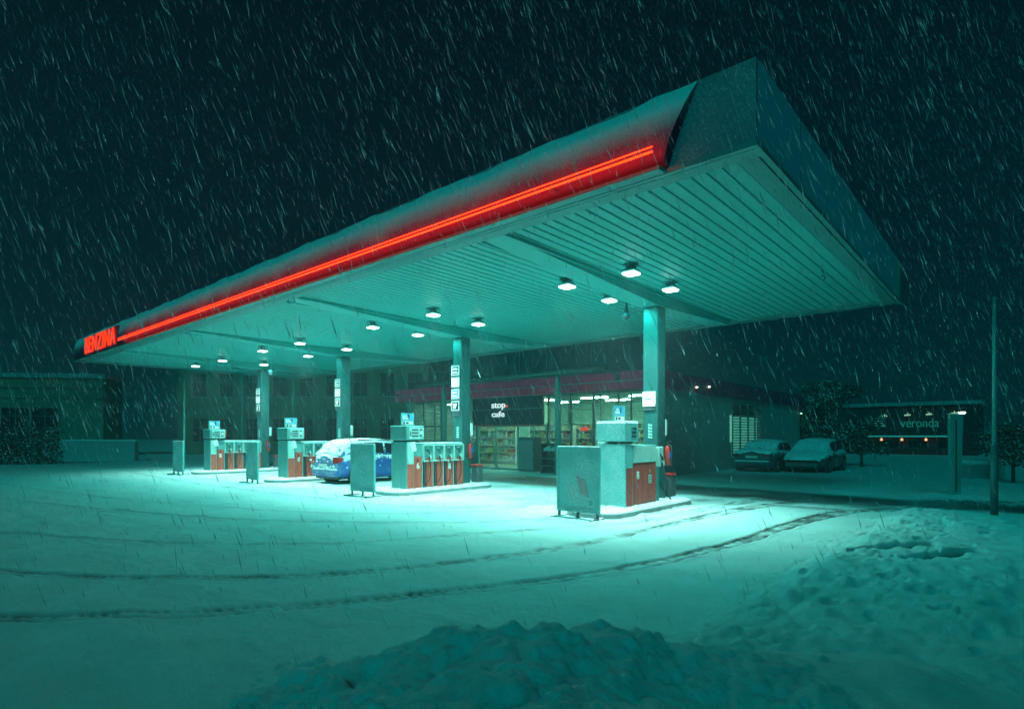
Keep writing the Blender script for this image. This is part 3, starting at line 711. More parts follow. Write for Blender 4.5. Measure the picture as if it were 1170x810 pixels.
def make_ext():
    t=empty('fire_extinguisher')
    MB().tube([(0,0,-.25),(0,0,-.24),(0,0,.12),(0,0,.19),(0,0,.22)],[.05,.075,.075,.05,.02],14).build('cylinder',M['redp'],t)
    box('label_band',M['blue'],t,.0,.079,-.045,.045,-.08,.07)
    MB().tube([(0,0,.22),(0,0,.27)],.022,8).tube([(-.05,0,.27),(.09,0,.31)],.012,6).build('valve',M['dark'],t)
    MB().tube([(.02,-.03,.26),(.12,-.05,.18),(.13,-.05,0),(.11,-.04,-.18),(.13,-.04,-.27)],.014,7).build('hose',M['dark'],t)
    box('bracket',M['darksteel'],t,-.075-.03,-.07,-.1,.1,-.12,.16)
    return t
elab=['red fire extinguisher with blue label on the nearest column','red fire extinguisher on the second column behind pump 6','red fire extinguisher hidden by the blue car on the third column','red fire extinguisher on the farthest column']
e0=make_ext()
for i,cx in enumerate(COLX):
    o=e0 if i==0 else copy_tree(e0); o.location=(cx+.30,CY+.08,1.17); tag(o,elab[i],'fire extinguisher','fire extinguishers on the columns')
def make_towel():
    t=empty('towel_dispenser'); MB().box(-.10,.10,0,.13,-.2,.2,b=.03).build('housing',M['white'],t); box('slot',M['dark'],t,-.07,.07,.02,.11,-.206,-.2); return t
w0=make_towel()
for i,cx in enumerate(COLX):
    o=w0 if i==0 else copy_tree(w0); o.location=(cx+.08,CY+.195,1.8); tag(o,'white paper towel box on the back of the %s column'%names[i],'towel dispenser','towel boxes behind the columns')
def make_bin():
    t=empty('litter_bin'); MB().box(-.14,.14,-.14,.14,0,.52,b=.03).build('body',M['darksteel'],t); MB().box(-.15,.15,-.15,.15,.52,.58,b=.02).build('lid',M['redp'],t); return t
w0=make_bin()
for i,cx in enumerate(COLX[:]):
    o=w0 if i==0 else copy_tree(w0); o.location=(cx+.05,CY+.62,.13); tag(o,'dark litter bin with red lid behind the %s column'%names[i],'litter bin','litter bins by the columns')

# ------------------------------------------------------------------ cars
def make_car(kind,paint,glass,name='parked_car'):
    # local: y 0 rear .. 4.35 front, x +-.87
    t=empty(name); sedan=(kind=='sedan')
    Ln=4.4
    st=[(0,.30,.62,.92,.70),(.04,.24,.80,.96,.80),(.25,.20,.93,.995,.86),(.8,.18,.95,1.0,.875),(2.0,.17,.93,.98,.88),(3.1,.18,.92,.96,.875),(3.7,.19,.84,.86,.85),(4.15,.22,.70,.72,.79),(4.36,.30,.58,.60,.66),(4.4,.36,.52,.54,.60)]
    if sedan: st=[(0,.32,.66,.90,.68),(.05,.25,.86,.92,.78)]+[(y,a,b_,c,w_) for y,a,b_,c,w_ in st[2:]]
    rows=[]
    for y,zb,zs,zt,w in st:
        half=[(0,zb),(w*.75,zb),(w*.95,zb+.06),(w,zb+.2),(w*1.0,min(.6,zs-.05)),(w*.985,zs-.04),(w*.93,zs),(w*.80,(zt+zs)/2+.02),(0,zt+.02)]
        rows.append([(x,y,z) for x,z in half]+[(-x,y,z) for x,z in half[::-1][1:]])
    mb=MB().grid(rows); mb.add(rows[0],[tuple(range(len(rows[0])))]); mb.add(rows[-1],[tuple(range(len(rows[0])))])
    mb.build('body',paint,t)
    if sedan: cs=[(.75,.93,.02,.76),(1.35,.94,.40,.70),(1.8,.94,.46,.67),(2.5,.93,.44,.66),(2.85,.92,.36,.68),(3.45,.90,.0,.74)]
    else: cs=[(.10,.94,.03,.78),(.42,.95,.40,.70),(.62,.95,.49,.66),(1.6,.95,.52,.66),(2.45,.94,.47,.66),(2.8,.93,.34,.68),(3.45,.90,.0,.76)]
    def cab(y):
        for a,b_ in zip(cs[:-1],cs[1:]):
            if a[0]<=y<=b_[0]:
                k=(y-a[0])/(b_[0]-a[0]); return [a[j]+(b_[j]-a[j])*k for j in range(1,4)]
        return list(cs[-1][1:])
    rows=[]
    for y,zb,hh,wt in cs:
        wb=.80
        half=[(wb,zb),(wb+(wt-wb)*.85,zb+hh*.85),(wt*.94,zb+hh*.97),(0,zb+hh*1.03)]
        rows.append([(x,y,z) for x,z in half]+[(-x,y,z) for x,z in half[::-1][1:]])
    MB().grid(rows).build('cabin',paint,t)
    # side windows
    ra=[(1.05,1.75),(1.85,2.75)] if sedan else [(.62,1.02),(1.08,1.85),(1.93,2.75)]
    for s in (1,-1):
        for a,b_ in ra:
            P=[]
            for k in range(5):
                y=a+(b_-a)*k/4; zb,hh,wt=cab(y); r=[]
                for q in (.12,.83):
                    x=.80+(wt-.80)*q; r.append((s*(x+.012),y+(.0 if q<.5 else 0),zb+hh*q))
                P.append(r)
            MB().grid(P).build('side_window',glass,t)
    # rear and front glass follow the cabin slope
    def endglass(i,j,sg,lo,hi,nm):
        a=cs[i]; b_=cs[j]; P=[]
        for q in (lo,hi):
            y=a[0]+(b_[0]-a[0])*q; z=(a[1]+a[2])+((b_[1]+b_[2])-(a[1]+a[2]))*q; wv=(.76+(min(a[3],b_[3])*.92-.76)*q)*.93
            P.append([(x*wv,y-sg*.012,z+.02+.012-.03*abs(x)*(1)) for x in (-1,-.5,0,.5,1)])
        MB().grid(P).build(nm,glass,t)
    endglass(0,1,1,.12,.9,'rear_window'); endglass(len(cs)-1,len(cs)-2,-1,.12,.9,'windscreen')
    # lamps, plate, bumpers, mirrors
    for s in (1,-1):
        mb=MB(); x0,x1=(s*.52,s*.80) if s>0 else (-.80,-.52)
        mb.obox((s*.68,.03,.80 if not sedan else .74),(.12,-s*-.02,0),(0,.035,0),(0,.0,.10 if not sedan else .07)); mb.obox((s*.80,.13,.81 if not sedan else .75),(.03,0,0),(s*.0,.11,0),(0,0,.07)); mb.build('tail_light',M['tail'],t)
        MB().obox((s*.60,4.28,.62),(.14,-s*.07,0),(.02,.06,0),(0,-.03,.06)).build('headlight',M['pale'],t)
        MB().obox((s*.95,2.75,.98),(.08,0,0),(0,.05,0),(0,0,.06)).build('mirror',M['dark'],t)
    MB().box(-.76,.76,-.06,.10,.30,.52,b=.05).build('rear_bumper',paint,t); MB().box(-.66,.66,4.30,4.45,.26,.48,b=.05).build('front_bumper',M['darksteel'],t)
    MB().box(-.26,.26,-.075,-.062,.60 if sedan else .56,.71 if sedan else .67).build('number_plate',M['plate'],t) if not sedan else MB().box(-.26,.26,-.02,-.005,.62,.73).build('number_plate',M['plate'],t)
    MB().box(-.7,.7,.1,4.2,.16,.28).build('underbody',M['dark'],t)
    for s in (1,-1):
        for y in (.78,3.5):
            MB().tube([(s*.70,y,.335),(s*.886,y,.335)],.385,24).build('wheel_arch',M['dark'],t)
            wh=MB().tube([(s*.68,y,.315),(s*.70,y,.315),(s*.88,y,.315),(s*.90,y,.315)],[.28,.315,.315,.285],24).build('wheel',M['tyre'],t)
            r=MB().tube([(s*.87,y,.315),(s*.905,y,.315)],[.20,.21],20)
            r.build('rim',M['rim'],wh)
            mb=MB()
            for k in range(5):
                a=k*2*math.pi/5; mb.obox((s*.906,y+math.cos(a+.63)*.12,.315+math.sin(a+.63)*.12),(.003,0,0),(0,math.cos(a+.63)*.06,math.sin(a+.63)*.06),(0,-math.sin(a+.63)*.03,math.cos(a+.63)*.03))
            mb.build('spoke',M['dark'],wh)
    # settled snow on the roof
    P=[]; ys_=np.linspace(cs[1][0]+.05,cs[-2][0]-.08,14)
    for y in ys_:
        zb,hh,wt=cab(y); e=min(1,(y-ys_[0])/.2,(ys_[-1]-y)/.2)
        P.append([(x*wt*.93,y,zb+hh*(1.03-.055*abs(x)**2)+(.012+.03*e*(1-abs(x)**4))+random.uniform(-.006,.006)) for x in (-1,-.75,-.4,0,.4,.75,1)])
    MB().grid(P).build('roof_snow',M['snow'],t)
    return t
c=make_car('hatch',M['bluecar'],M['carglass']); c.location=(-17.6,10.55,0); tag(c,'blue estate car crusted with snow beside pump 4','car','cars')
mb=MB()
for s in (1,): mb.tube([(.60,.9,1.47),(.60,2.6,1.45)],.018,6).tube([(-.60,.9,1.47),(-.60,2.6,1.45)],.018,6)
mb.build('roof_rail',M['darksteel'],c)
mb=MB()       # clumps stuck to the tail and the side
for k in range(70):
    s=random.random()
    if s<.5: p=(random.uniform(-.8,.84),random.uniform(-.08,.0)+.0,random.uniform(.52,.60) if random.random()<.5 else random.uniform(.7,.98))
    else:
        y=random.uniform(.1,3.4); p=(.875,y,random.choice([.93,.95,.9,random.uniform(.5,.93)]))
    r=random.uniform(.015,.045); mb.tube([(p[0]-r*.4,p[1]-r,p[2]),(p[0],p[1],p[2]+r*.4),(p[0]-r*.3,p[1]+r,p[2])],[r*.4,r,r*.4],6)
tag(mb.build('stuck_snow',M['snow'],c),kind='stuff')
c=make_car('sedan',M['silvercar'],M['carglass2']); c.location=(-9.0,26.4,0); c.rotation_euler[2]=R(-2); tag(c,'silver saloon car parked tail-on by the side wall of the shop','car','cars')
c=make_car('hatch',M['greycar'],M['carglass2']); c.location=(-7.1,31.4,0); c.rotation_euler[2]=R(180); tag(c,'snow-covered grey hatchback parked right of the silver saloon','car','cars')

# ------------------------------------------------------------------ shop
SY=20.4; SX0,SX1=-25.6,-10.5; SYB=39.8; SZ=4.1
sh=thing('shop_building','low petrol station shop with dark red roof band and lit windows','building',((SX0+SX1)/2,SY,0))
def S3(mb): mb.v=[(x-(SX0+SX1)/2,y-SY,z) for x,y,z in mb.v]; return mb
S3(MB().box(SX0,SX0+.25,SY,SYB,0,3.4).box(SX0,SX1,SYB-.25,SYB,0,3.4)).build('back_wall',M['shopwall'],sh)
wb=MB(); wb.box(SX1-.25,SX1,SY,28.0,0,3.42).box(SX1-.25,SX1,32.2,SYB,0,3.42).box(SX1-.25,SX1,28.003,32.197,0,.55).box(SX1-.249,SX1-.002,28.003,32.197,3.2,3.42)
S3(MB().box(SX0+.25,SX0+.5,SY,SY+.2,0,3.42)).build('wall',M['shopwall'],sh)
S3(wb).build('wall',M['shopwall'],sh)
S3(MB().box(SX0,-20.15,SY,SY+.2,0,1.25)).build('wall',M['shopwall'],sh)
S3(MB().box(-15.75,SX1-.253,SY+.01,SY+.2,0,.5)).build('wall',M['shopwall'],sh)
S3(MB().box(SX0-.5,SX1+.12,SY-.45,SY-.35,3.42,4.12).box(SX1+.02,SX1+.12,SY-.347,SYB+.2,3.42,4.12)).build('roof_band',M['shopred'],sh)
S3(MB().box(SX0-.4,SX1+.018,SY-.347,SYB+.1,3.44,4.0)).build('roof',M['roof'],sh)
S3(MB().box(SX0-.5,SX1+.12,SY-.48,SY-.453,3.74,3.77)).build('band_trim',M['steel'],sh)
# front glazing frames
fr=MB()
for x in (-24.2,-22.8,-21.4,-20.2,-15.75,-14.55,-13.4,-12.2,-10.95): fr.box(x-.04,x+.04,SY+.03,SY+.12,.5,3.42)
fr.box(SX0+.5,-10.8,SY+.035,SY+.115,2.06,2.12).box(-15.7,-10.8,SY+.035,SY+.115,.5,.56)
S3(fr).build('window_frame',M['frame'],sh)
S3(MB().box(SX0+.5,-20.2,SY+.07,SY+.08,1.25,3.4)).build('window_glass',M['glass'],sh); S3(MB().box(-15.72,-10.78,SY+.07,SY+.08,.56,3.4)).build('window_glass',M['glass'],sh)
# entrance
d=S3(MB().box(-20.16,-20.08,SY,SY+.1,0,2.1).box(-18.95,-18.88,SY,SY+.1,0,2.1).box(-17.55,-17.48,SY,SY+.1,0,2.1).box(-16.6,-16.54,SY,SY+.1,0,2.1).box(-15.86,-15.8,SY,SY+.1,0,2.1).box(-20.07,-15.87,SY+.003,SY+.09,2.03,2.1).box(-20.07,-15.87,SY+.003,SY+.09,0,.10)).build('door_frame',M['steel'],sh)
S3(MB().box(-20.1,-15.85,SY+.04,SY+.05,.1,2.03)).build('door_glass',M['glass'],sh)
S3(MB().box(-18.86,-17.57,SY+.035,SY+.075,1.0,1.04).box(-17.3,-17.27,SY-.05,SY-.02,.8,1.3)).build('door_handle',M['pale'],sh)
S3(MB().box(-20.15,-15.8,SY-.30,SY-.18,2.12,3.4)).build('sign_board',M['signboard'],sh)
S3(MB().box(-20.17,-15.78,SY-.31,SY-.17,2.07,2.117)).build('sign_board_edge',M['redpanel'],sh)
S3(MB().box(-20.1,-15.85,SY-.31,SY-.302,2.82,2.84)).build('sign_board_seam',M['steel'],sh)
o=text('sign_letters','stop',M['signwhite'],sh,(-18.40+18.05,-.335,2.98),width=.86,height=.34,ext=.03,bold=.012)
o=text('sign_letters','cafe',M['signwhite'],sh,(-18.42+18.05,-.335,2.62),width=.80,height=.27,ext=.03,bold=.012)
S3(MB().box(-17.92,-17.84,SY-.365,SY-.335,2.93,3.01)).build('sign_dot',emit('red dot',(1,.03,.03),1.5),sh)
# louvred blinds
def louv(x0,x1,z0,z1,y,step=.085):
    mb=MB(); z=z0
    while z<z1:
        mb.obox(((x0+x1)/2,y,z),((x1-x0)/2,0,0),(0,.03,.012),(0,-.003,.005)); z+=step
    return mb
S3(louv(SX0+.5,-20.2,1.3,3.4,SY-.04)).build('blind',M['slat'],sh)
S3(louv(-15.7,-10.8,2.1,3.4,SY-.04,.095)).build('blind',M['slat'],sh)
for x,z in ((-24.9,1.2),(-23.2,1.2),(-21.6,1.2),(-14.6,2.1),(-13,2.1),(-11.6,2.1)): S3(MB().box(x,x+.05,SY-.08,SY,z,3.4)).build('blind_rail',M['slat'],sh)
# side window with blind
mb=MB(); z=.6
while z<3.15: mb.obox((SX1+.03,30.1,z),(0,2.05,0),(.03,0,-.02),(.003,0,.006)); z+=.13
for y in (28.05,29.1,30.2,31.2,32.12): mb.box(SX1+.0,SX1+.07,y-.03,y+.03,.5,3.25)
S3(mb).build('blind',M['slat'],sh)
S3(MB().box(SX1-.12,SX1-.11,28,32.2,.55,3.2)).build('window_glass',M['glass'],sh)
S3(MB().box(SX1-.2,SX1-.18,28.05,32.15,.56,2.6)).build('lit_inner_panel',emit('frosted lit pane',(.22,1,.72),.55),sh)
S3(MB().box(SX1+.01,SX1+.05,27.8,27.95,1.3,2.6)).build('downlight_strip',emit('side light strip',(.3,1,.7),.35),sh)
for y,z in ((24.3,3.55),(25.6,3.63),(38,3.0)): pass
# interior
S3(MB().box(SX0+.25,SX1-.253,SY+.2,SYB-.3,.005,.02)).build('floor',M['floor_in'],sh)
S3(MB().box(SX0+.25,SX1-.26,26.6,26.75,0.021,3.4)).build('inner_wall',M['inner'],sh)
S3(MB().box(SX0+.25,SX1-.26,SY+.25,26.55,3.36,3.42)).build('ceiling',M['inner'],sh)
for y in (22.2,24.3):
    for x in (-23.5,-20.5,-17.5,-14.5,-12): S3(MB().box(x-.7,x+.7,y-.03,y+.03,3.30,3.335)).build('ceiling_tube',M['shoptube'],sh)
def goods(x0,x1,y,n,seed):
    q=random.Random(seed); res=[]
    for zi in range(n):
        z=.25+zi*.42; x=x0+.03
        while x<x1-.1:
            w=q.uniform(.06,.16); h=q.uniform(.12,.32); res.append((x,x+w*.9,y-.17,y+.1,z+.02,z+.02+h,q.randrange(6))); x+=w
    return res
cols=[(.6,.7,.62),(.45,.08,.07),(.5,.42,.16),(.08,.3,.16),(.1,.2,.42),(.4,.55,.52)]
gm=[mat('shop goods %s'%n,c,.5,0,.3,20) for n,c in zip(('cream','red','yellow','green','blue','grey'),cols)]
gb=[MB() for _ in gm]
lab_s=['white shelf rack of goods seen through the left shop windows','white shelf rack of goods inside behind the shop entrance','white shelf rack of goods inside left of the walkway post','white shelf rack of goods inside at the right end of the shop']
for i,(x0,x1,y) in enumerate([(-24.5,-21,24.5),(-19.8,-17.0,24.2),(-16.4,-14.0,23.6),(-13.6,-11,24.0)]):
    t=thing('shelf_rack',lab_s[i],'shelf',((x0+x1)/2,y,.02),group='shelf racks inside the shop'); hw=(x1-x0)/2
    mb=MB().box(-hw,hw,.14,.17,0,2.2).box(-hw,-hw+.04,-.2,.138,0,2.2).box(hw-.04,hw,-.2,.138,0,2.2); mb.build('back_panel',M['white'],t)
    for k in range(5): box('shelf',M['white'],t,-hw+.042,hw-.042,-.2,.137,.21+k*.42,.235+k*.42)
    for a in goods(x0+.05,x1-.05,y,5,i+3): gb[a[6]].box(*a[:6])
t=empty('shop_goods'); tag(t,'coloured packets and bottles filling the racks inside the lit shop','goods',kind='stuff')
for g,mm in zip(gb,gm): g.build('packets',mm,t)
t=thing('checkout_counter','wooden checkout counter inside behind the right shop windows','counter',(-13.2,22.3,.02))
MB().box(-1.4,1.4,-.3,.3,0,1.0,b=.02).build('cabinet',M['wood'],t); MB().box(-1.45,1.45,-.35,.35,1.0,1.05,b=.01).build('worktop',M['pale'],t); MB().box(-.5,-.15,-.1,.1,1.05,1.4).build('till',M['dark'],t)
text('menu_mark','-',emit('red menu sign',(1,.05,.03),1.2),t,(-1.9,.0,1.9),width=.45,height=.16,ext=.03)
# things before the shop
t=thing('newspaper_rack','dark rack with shelves standing outside the shop left of the walkway post','rack',(-14.95,19.75,0))
MB().box(-.55,-.50,-.2,.2,0,1.3).box(.5,.55,-.2,.2,0,1.3).box(-.5,.5,.16,.2,0,1.3).box(-.5,.5,-.2,.16,1.26,1.3).build('frame',M['darksteel'],t)
for z in (.3,.62,.94): box('shelf',M['slat'],t,-.498,.498,-.19,.158,z,z+.03)
mb=MB()
for k in range(7): mb.box(-.45+k*.13,-.36+k*.13,-.1,.0,.973,.973+.12+.05*(k%3))
mb.build('bottle_row',M['pale'],t)
t=thing('ice_freezer','tall dark freezer box standing outside right of the shop door','freezer',(-16.3,19.85,0))
MB().box(-.45,.45,-.3,.3,0.05,1.55,b=.03).build('body',M['darksteel'],t); MB().box(-.4,.4,-.315,-.302,.15,1.4).build('door',M['slat'],t)
t=thing('gas_bottle_cage','low dark cage box outside the shop just left of its door','cage',(-20.6,19.8,0))
MB().box(-.5,.5,-.3,.3,0.05,.95,b=.02).build('body',M['darksteel'],t)
mb=MB()
for k in range(9): mb.box(-.45+k*.11,-.435+k*.11,-.32,-.305,.1,.9)
mb.build('bars',M['slat'],t)

# ------------------------------------------------------------------ walkway truss
t=thing('walkway_truss','grey lattice truss with round lower tube on slim posts before the shop','truss',(-17.6,19.2,0))
MB().tube([(-5.8,0,4.2),(5.6,0,4.2)],.13,14).build('lower_tube',M['colpaint'],t)
mb=MB(); mb.tube([(-5.8,.1,5.5),(5.6,.1,5.5)],.05,8); x=-5.6; k=0
while x<5.4:
    mb.tube([(x,.05,4.25),(x+.75,.1,5.48)] if k%2==0 else [(x,.1,5.48),(x+.75,.05,4.25)],.025,6); mb.tube([(x,.08,4.25),(x,.08,5.48)],.018,6); x+=.75; k+=1
mb.build('lattice',M['colpaint'],t)
for x in (-3.6,3.3): MB().tube([(x,0,0),(x,0,3.7),(x,0,4.15)],[.13,.13,.06],14).build('post',M['steel'],t)
MB().tube([(5.6,0,4.2),(6.1,0,3.9)],.04,8).tube([(6.1,0,3.9),(6.1,0,3.7)],.08,8).build('tube_end',M['darksteel'],t)
MB().box(-5.9,6.0,.25,1.1,5.52,5.75).build('upper_sheet',M['darksteel'],t)

# ------------------------------------------------------------------ background left
def facade(name,label,px,Z,wid,dep,h,rz,mt,wins,ww,wh,band):
    p=at(px,Z); t=thing(name,label,'building',(p.x,p.y,0),TH+rz)
    w=MB().box(-wid/2,wid/2,0,dep,0,h).build('wall',mt,t)
    MB().box(-wid/2-.2,wid/2+.2,-.2,dep+.2,h,h+.35).build('roof',M['roof'],t)
    for b_ in band: MB().box(-wid/2,wid/2,-.12,-.003,b_,b_+.22).build('cornice',mt,t)
    for (x,z) in wins:
        f=MB().box(x-ww/2-.1,x+ww/2+.1,-.09,-.003,z-.12,z).box(x-ww/2-.1,x-ww/2,-.08,-.003,z+.003,z+wh).box(x+ww/2,x+ww/2+.1,-.08,-.003,z+.003,z+wh).box(x-ww/2-.1,x+ww/2+.1,-.08,-.003,z+wh+.003,z+wh+.1).build('window',mt,t)
        MB().box(x-ww/2,x+ww/2,-.02,-.002,z+.003,z+wh).build('pane',M['darkglass'],f); MB().box(x-ww/2-.12,x+ww/2+.12,-.16,-.092,z-.11,z-.03).build('sill',M['kerb'],f)
        MB().box(x-.03,x+.03,-.045,-.022,z+.005,z+wh-.005).box(x-ww/2,x-.032,-.045,-.022,z+wh*.62,z+wh*.62+.05).box(x+.032,x+ww/2,-.045,-.022,z+wh*.62,z+wh*.62+.05).build('glazing_bar',M['frame'],f)
    return t
wins=[(-9.0+2.35*i,z) for i in range(10) for z in (1.1,5.0,8.6)]
facade('town_house','long ochre townhouse with rows of dark windows beyond the left pumps',345,50,22,10,11.6,R(-3),M['brick'],wins,1.15,1.95,(3.9,7.9))
wins=[(-3.6+2.1*i,2.1) for i in range(3)]
o=facade('panel_building','low pale panel building with a dark window strip behind the hedge at far left',42,46,9.6,3,6.2,R(9),M['concrete'],wins,1.9,1.7,(4.6,5.4))
# low wall and snow ledge
p=at(100,38); t=thing('garden_wall','low snow-topped wall between the hedge and the forecourt at left','wall',(p.x,p.y,0),TH)
MB().box(-3.6,3.2,-.2,.2,0,1.25).build('wall',M['shopwall'],t); MB().box(-3.65,3.25,-.25,.25,1.252,1.36,b=.04).build('snow_cap',M['snow'],t)

def foliage(mb,c,rx,ry,rz_,n,s,rnd,boxy=False):
    for k in range(n):
        if boxy: q=Vector((rnd.uniform(-1,1)*rx,rnd.uniform(-1,1)*ry,rnd.uniform(-1,1)*rz_))
        else:
            while True:
                q=Vector((rnd.uniform(-1,1),rnd.uniform(-1,1),rnd.uniform(-1,1)))
                if .25<q.length<1: break
            q=Vector((q.x*rx,q.y*ry,q.z*rz_))
        q+=Vector(c); a=Vector((rnd.gauss(0,1),rnd.gauss(0,1),rnd.gauss(0,.6))).normalized(); b_=a.cross(Vector((rnd.gauss(0,1),rnd.gauss(0,1),rnd.gauss(0,1)))).normalized()
        ss=s*rnd.uniform(.6,1.4); mb.add([q-a*ss,q+b_*ss*.5,q+a*ss,q-b_*ss*.5],[(0,1,2,3)])
rt=random.Random(5)
p=at(18,33); t=thing('clipped_hedge','dark clipped hedge in front of the pale building at far left','hedge',(p.x,p.y,0),TH)
mb=MB(); foliage(mb,(0,0,1.05),2.3,.7,1.05,7000,.07,rt,True); mb.build('leaves',M['leaf'],t,False)
mb=MB()
for k in range(12): x=-2.1+k*.38; mb.tube([(x,0,0),(x+rt.uniform(-.1,.1),0,1.7)],[.03,.012],5)
mb.build('stems',M['bark'],t)
def tree(name,label,px,Z,h,rad,trunk,n,leaf=.12,dx=0,kind='round'):
    p=at(px,Z); t=thing(name,label,'tree' if h>3 else 'shrub',(p.x,p.y,0),rt.uniform(0,6),'dark trees and shrubs around the site')
    mb=MB(); mb.tube([(0,0,-.1),(.05,.03,h*.4),(0,.05,h*.8)],[trunk,trunk*.7,trunk*.2],8)
    cl=[]
    for k in range(9):
        a=rt.uniform(0,6.28); z=h*rt.uniform(.3,.9); rr_=rad*(.75 if kind=='round' else 1.1*(1.05-z/h))*rt.uniform(.5,1); e=(math.cos(a)*rr_,math.sin(a)*rr_,z+rad*.1)
        mb.tube([(0,0,z*.75),((e[0])*.5,(e[1])*.5,z*.92),e],[trunk*.4,trunk*.25,.01],5); cl.append(e)
    
    for k in range(90):
        e=cl[k%9]; a=Vector((rt.gauss(0,1),rt.gauss(0,1),rt.gauss(.3,.7))).normalized()*rad*rt.uniform(.3,.75); q=Vector(e)*rt.uniform(.75,1); mb.tube([q,q+a*.5+Vector((0,0,.05)),q+a],[.012,.009,.004],4)
    mb.build('trunk',M['bark'],t); mb=MB()
    for e in cl+[(0,0,h*.85)]: foliage(mb,e,rad*rt.uniform(.3,.6),rad*rt.uniform(.3,.6),rad*rt.uniform(.2,.4),int(n//14),leaf*.8,rt)
    mb.build('crown',M['leaf'],t,False); return t
tree('evergreen_tree','dark snow-laden tree right of the parked cars',955,27,3.9,1.3,.12,2600,.10)
tree('evergreen_tree','tall dark tree behind the parked cars at the shop corner',925,37,5.2,1.8,.14,2600,.13)
tree('evergreen_shrub','dark bush right of the snowy tree by the parked cars',985,30,2.6,1.2,.08,1800,.10)
tree('evergreen_shrub','dark shrub at the right edge behind the bare pole',1158,19,1.9,.9,.06,1800,.07)
tree('evergreen_shrub','small dark shrub leftward of the one at the right edge',1140,24,1.8,.8,.06,1200,.07)

# thin poles behind
for i,(px,Z,h) in enumerate([(277,38,9),(336,40,9)]):
    p=at(px,Z); t=thing('lamp_post',['slim unlit post behind pump 2 left of the farthest column','slim unlit post between the two farthest columns above pump 4'][i],'post',(p.x,p.y,0),TH,'slim posts behind the forecourt')
    MB().tube([(0,0,0),(0,0,1.2),(0,0,h)],[.09,.075,.05],10).build('pole',M['steel'],t); MB().tube([(0,0,h),(.3,0,h+.25),(1.1,0,h+.3)],[.04,.035,.03],8).build('arm',M['steel'],t)

# ------------------------------------------------------------------ right side
p=at(1136,11.1); g=gh(p.x,p.y); t=thing('bare_pole','tall thin bare pole standing in the snowbank at right','pole',(p.x,p.y,g-.1),TH)
MB().tube([(0,0,0),(0,0,1.45)],.062,12).build('sleeve',M['darksteel'],t); MB().tube([(0,0,1.45),(0,0,4.25)],[.038,.03],10).build('pole',M['steel'],t)
p=at(1091,14.6); g=gh(p.x,p.y); t=thing('service_pylon','slim tapering pylon with a small lit lamp on top beside the exit','pylon',(p.x,p.y,g-.05),TH)
MB().prism([(-.12,0),(.10,0),(.17,2.02),(-.14,2.02)],1,-.06,.06).build('panel',M['steel'],t)
MB().box(-.155,.19,-.07,.07,2.023,2.06).build('cap',M['pale'],t)
MB().box(-.03,.0,-.066,-.061,.1,1.9).build('seam',M['dark'],t)
MB().box(.12,.24,-.05,.05,2.063,2.10,b=.01).build('lamp_head',emit('small white lamp',(.8,1,1),12),t)
p=at(1122,21); t=thing('snowy_block','low concrete block capped with snow beyond the service pylon','block',(p.x,p.y,0),TH)
MB().box(-.55,.6,-.3,.3,0,.55).build('block',M['shopwall'],t); MB().box(-.6,.65,-.34,.34,.552,.72,b=.06).build('snow_cap',M['snow'],t)
# restaurant
p=at(1046,50); t=thing('roadside_restaurant','low dark restaurant with small lights and a sign across the road','building',(p.x,p.y,0),0)
MB().box(-6,4.2,0,9,0,4.2).build('wall',M['duskred'],t); MB().box(-6.3,4.5,-.3,9.3,4.203,4.5).build('roof',M['roof'],t)
for x in (-4.6,-2.6,-.6,1.4): 
    f=MB().box(x,x+1.5,-.06,-.003,.5,1.25).build('window',M['frame'],t); MB().box(x+.08,x+1.42,-.08,-.062,.56,1.2).build('pane',M['darkglass'],f)
text('sign_letters','veronda',emit('teal sign',(.05,.8,.65),.13),t,(.3,-.08,2.72),width=2.7,height=.75,ext=.05)
mb=MB()
for k in range(4): mb.box(-3.0,-2.2,-.1,-.01,2.45+k*.22,2.55+k*.22)
mb.build('sign_emblem',emit('teal sign mark',(.1,.9,.7),.25),t)
MB().box(-3.4,2.9,-.9,-.84,1.52,1.62).build('light_strip',M['cyantube'],t)
MB().box(-3.6,3.1,-.83,-.01,1.6,1.68).build('awning',M['darksnow'],t)
for x,z in ((-2.2,3.35),(-.5,3.42),(1.0,3.45),(2.7,3.5)):
    MB().tube([(x,-.02,z+.1),(x,-.5,z+.15),(x,-.6,z)],.02,6).tube([(x-.22,-.6,z-.05),(x+.22,-.6,z-.02)],.06,8).build('sign_lamp',emit('sign lamp',(.5,1,.6),.6),t)
for x in (-2.4,-.9,.8,2.6):
    MB().tube([(x,-.6,1.18),(x,-.6,1.25),(x,-.6,1.42)],[.04,.12,.05],10).build('bulb',M['warmbulb'],t)
# low kerb by the exit and a marker stick
k=MB().box(-9.9,-7.1,20.9,21.2,.0,.22,b=.02)
o=MB().box(-4.4,-2.6,13.9,13.96,.02,.06).build('kerb',M['kerb']); o['kind']='structure'
# small wall lights on the shop side
for i,(y,z) in enumerate([(23.7,3.66),(25.0,3.76),(39.2,3.0)]):
    o=thing('wall_light',['pinpoint light on the red band, left of two','pinpoint light on the red band, right of two','pinpoint light at the far end of the shop side wall'][i],'light',(SX1+.13,y,z),group='pinpoint lights on the shop side')
    MB().tube([(0,0,0),(.03,0,0),(.08,0,0)],[.035,.035,.02],8).build('bulb',emit('pin light %d'%i,(.5,1,.6),4),o)

# ------------------------------------------------------------------ falling snow
fr_=np.random.RandomState(9)
n=150000
Zs=3.4+52*fr_.rand(n)**1.05
Xs=(fr_.rand(n)*2-1)*.98*Zs
zz=1.6+(fr_.rand(n)*1.30-.48)*Zs
